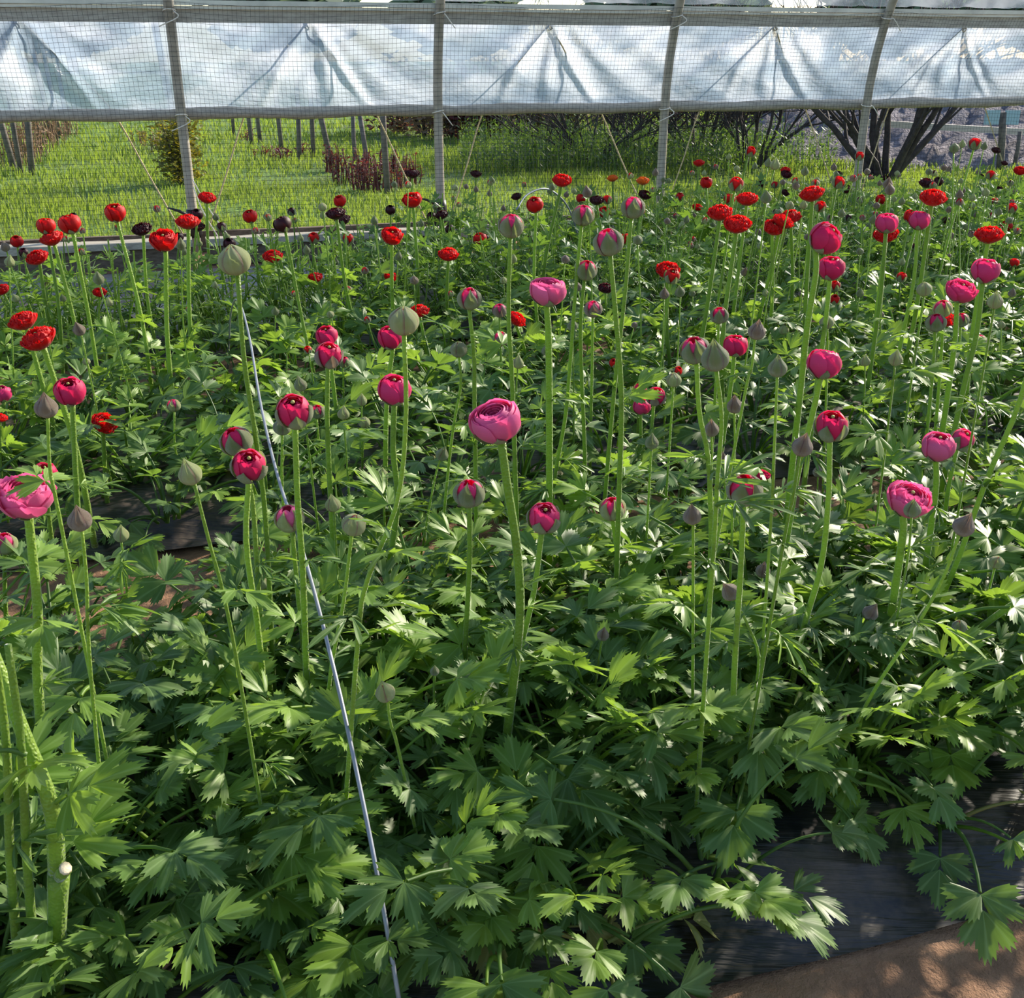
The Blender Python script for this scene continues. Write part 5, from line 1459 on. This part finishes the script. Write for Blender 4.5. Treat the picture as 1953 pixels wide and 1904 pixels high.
cb = at_Y(108, 1890, 0.98)
rt = root('cut_stalk', Vector((cb.x, cb.y, .03)), 'thick branching ranunculus stalk with a pale cut stub at the bed end', 'plant')
mb = MB()
o_ = rt.location
path = [at_Y(102, 1930, .85), at_Y(108, 1780, .86), at_Y(112, 1665, .87)]
tube(mb, [p - o_ for p in smooth_path(path, 8)], [.0105, .0105, .0102, .010, .010, .0102, .011, .0115], 10)
obj('stem', mb.mesh('stem', MAT['stem_dark']), rt)
mb = MB()
path = [at_Y(110, 1675, .87), at_Y(98, 1540, .87), at_Y(45, 1400, .89), at_Y(8, 1300, .91), at_Y(-30, 1200, .93)]
tube(mb, [p - o_ for p in smooth_path(path, 14)], [.0095 - .0003 * i for i in range(14)], 9)
obj('branch', mb.mesh('branch', MAT['stem']), rt)
mb = MB()
tube(mb, [at_Y(114, 1672, .865) - o_, at_Y(124, 1658, .857) - o_], [.007, .0075], 9)
obj('stub', mb.mesh('stub', MAT['stem_dark']), rt)
mb = MB(); c = at_Y(125, 1657, .856) - o_
tube(mb, [c, c + Vector((.001, -.0005, .001))], [.0072, .005], 9)
tag(obj('cut_face', mb.mesh('cut_face', MAT['cut']), rt), 'pale dry cut face')
for (qx, qy, yaw) in ((98, 1540, 2.6), (98, 1540, .2), (70, 1460, -1.0), (110, 1650, 1.1)):
    put_leaf(rt, LEAF_STEM[1], at_Y(qx, qy, .87) - o_, yaw, 1.3, .2, 0, 'leaf')
for q, (x0, x1) in enumerate(((20, 12), (52, 40))):
    b0 = at_Y(x0 + 10, 1900, .86); b0.z = .03
    r2 = root('cut_stalk', b0, 'plain upright ranunculus stalk beside the thick branching one', 'plant', 'plain stalks at the bed end')
    mb = MB(); tube(mb, [p - b0 for p in smooth_path([b0, at_Y(x0, 1650, .86), at_Y(x1, 1420, .86), at_Y(x1 - 25, 1230, .87)], 12)], [.0058 - .0002 * i for i in range(12)], 8)
    obj('stem', mb.mesh('stem', MAT['stem_dark']), r2)  # darker stem tone paints the shadow these stalks stand in
    for i in range(3):
        put_leaf(r2, LEAF_STEM[i], at_Y(x0 - 4, 1620 - 90 * i, .86) - b0, 1.5 * i + q, 1.2, .2, 0, 'leaf')
# ------------------------------------------------------------------ which plant is which: by the flower it stands under
FEET = [(o.location.copy(), o['label']) for o in bpy.data.objects if o.parent is None and o.name.startswith('ranunculus_') and o.get('category') in ('flower', 'flower bud') and 'group' not in o.keys() and 'far bed' not in o['label']]
def scr(P):
    v = P - CAM
    dep = v.y * cP - v.z * sP
    return CX + F * v.x / dep
for o in PLANTS:
    zone = o['label']
    near = sorted(((p - o.location).length, l) for p, l in FEET)[0]
    where = {'front': 'on the bare mulch edge', 'pink bed': 'in the pink bed', 'second bed': 'behind the soil path', 'red bed': 'in the red bed', 'board bed': 'along the edging boards'}[zone]
    if near[0] < .22 and zone in ('front', 'pink bed', 'second bed'):
        words = near[1].split()[:9]
        while words and words[-1].lower().strip(',') in ('a', 'an', 'the', 'with', 'and', 'of', 'on', 'in', 'its', 'one', 'two', 'just', 'behind', 'beside', 'over', 'under', 'to', 'at', 'by', 'between', 'before', 'above', 'below', 'from', 'from', 'out', 'past', 'round', 'as'):
            words.pop()
        lab = 'leafy plant at the foot of the ' + ' '.join(words).rstrip(',')
    elif zone in ('front', 'pink bed'):
        lab = f'low toothed-leaved ranunculus plant {where} with no bloom over it'
    else:
        lab = f'leafy ranunculus plant {where} {place(scr(o.location), 0)}'
    o['label'] = lab; o['group'] = 'plants: ' + lab[:60]
print('plants', cnt, 'flowers', N_FLOWER, 'objects', len(bpy.data.objects))
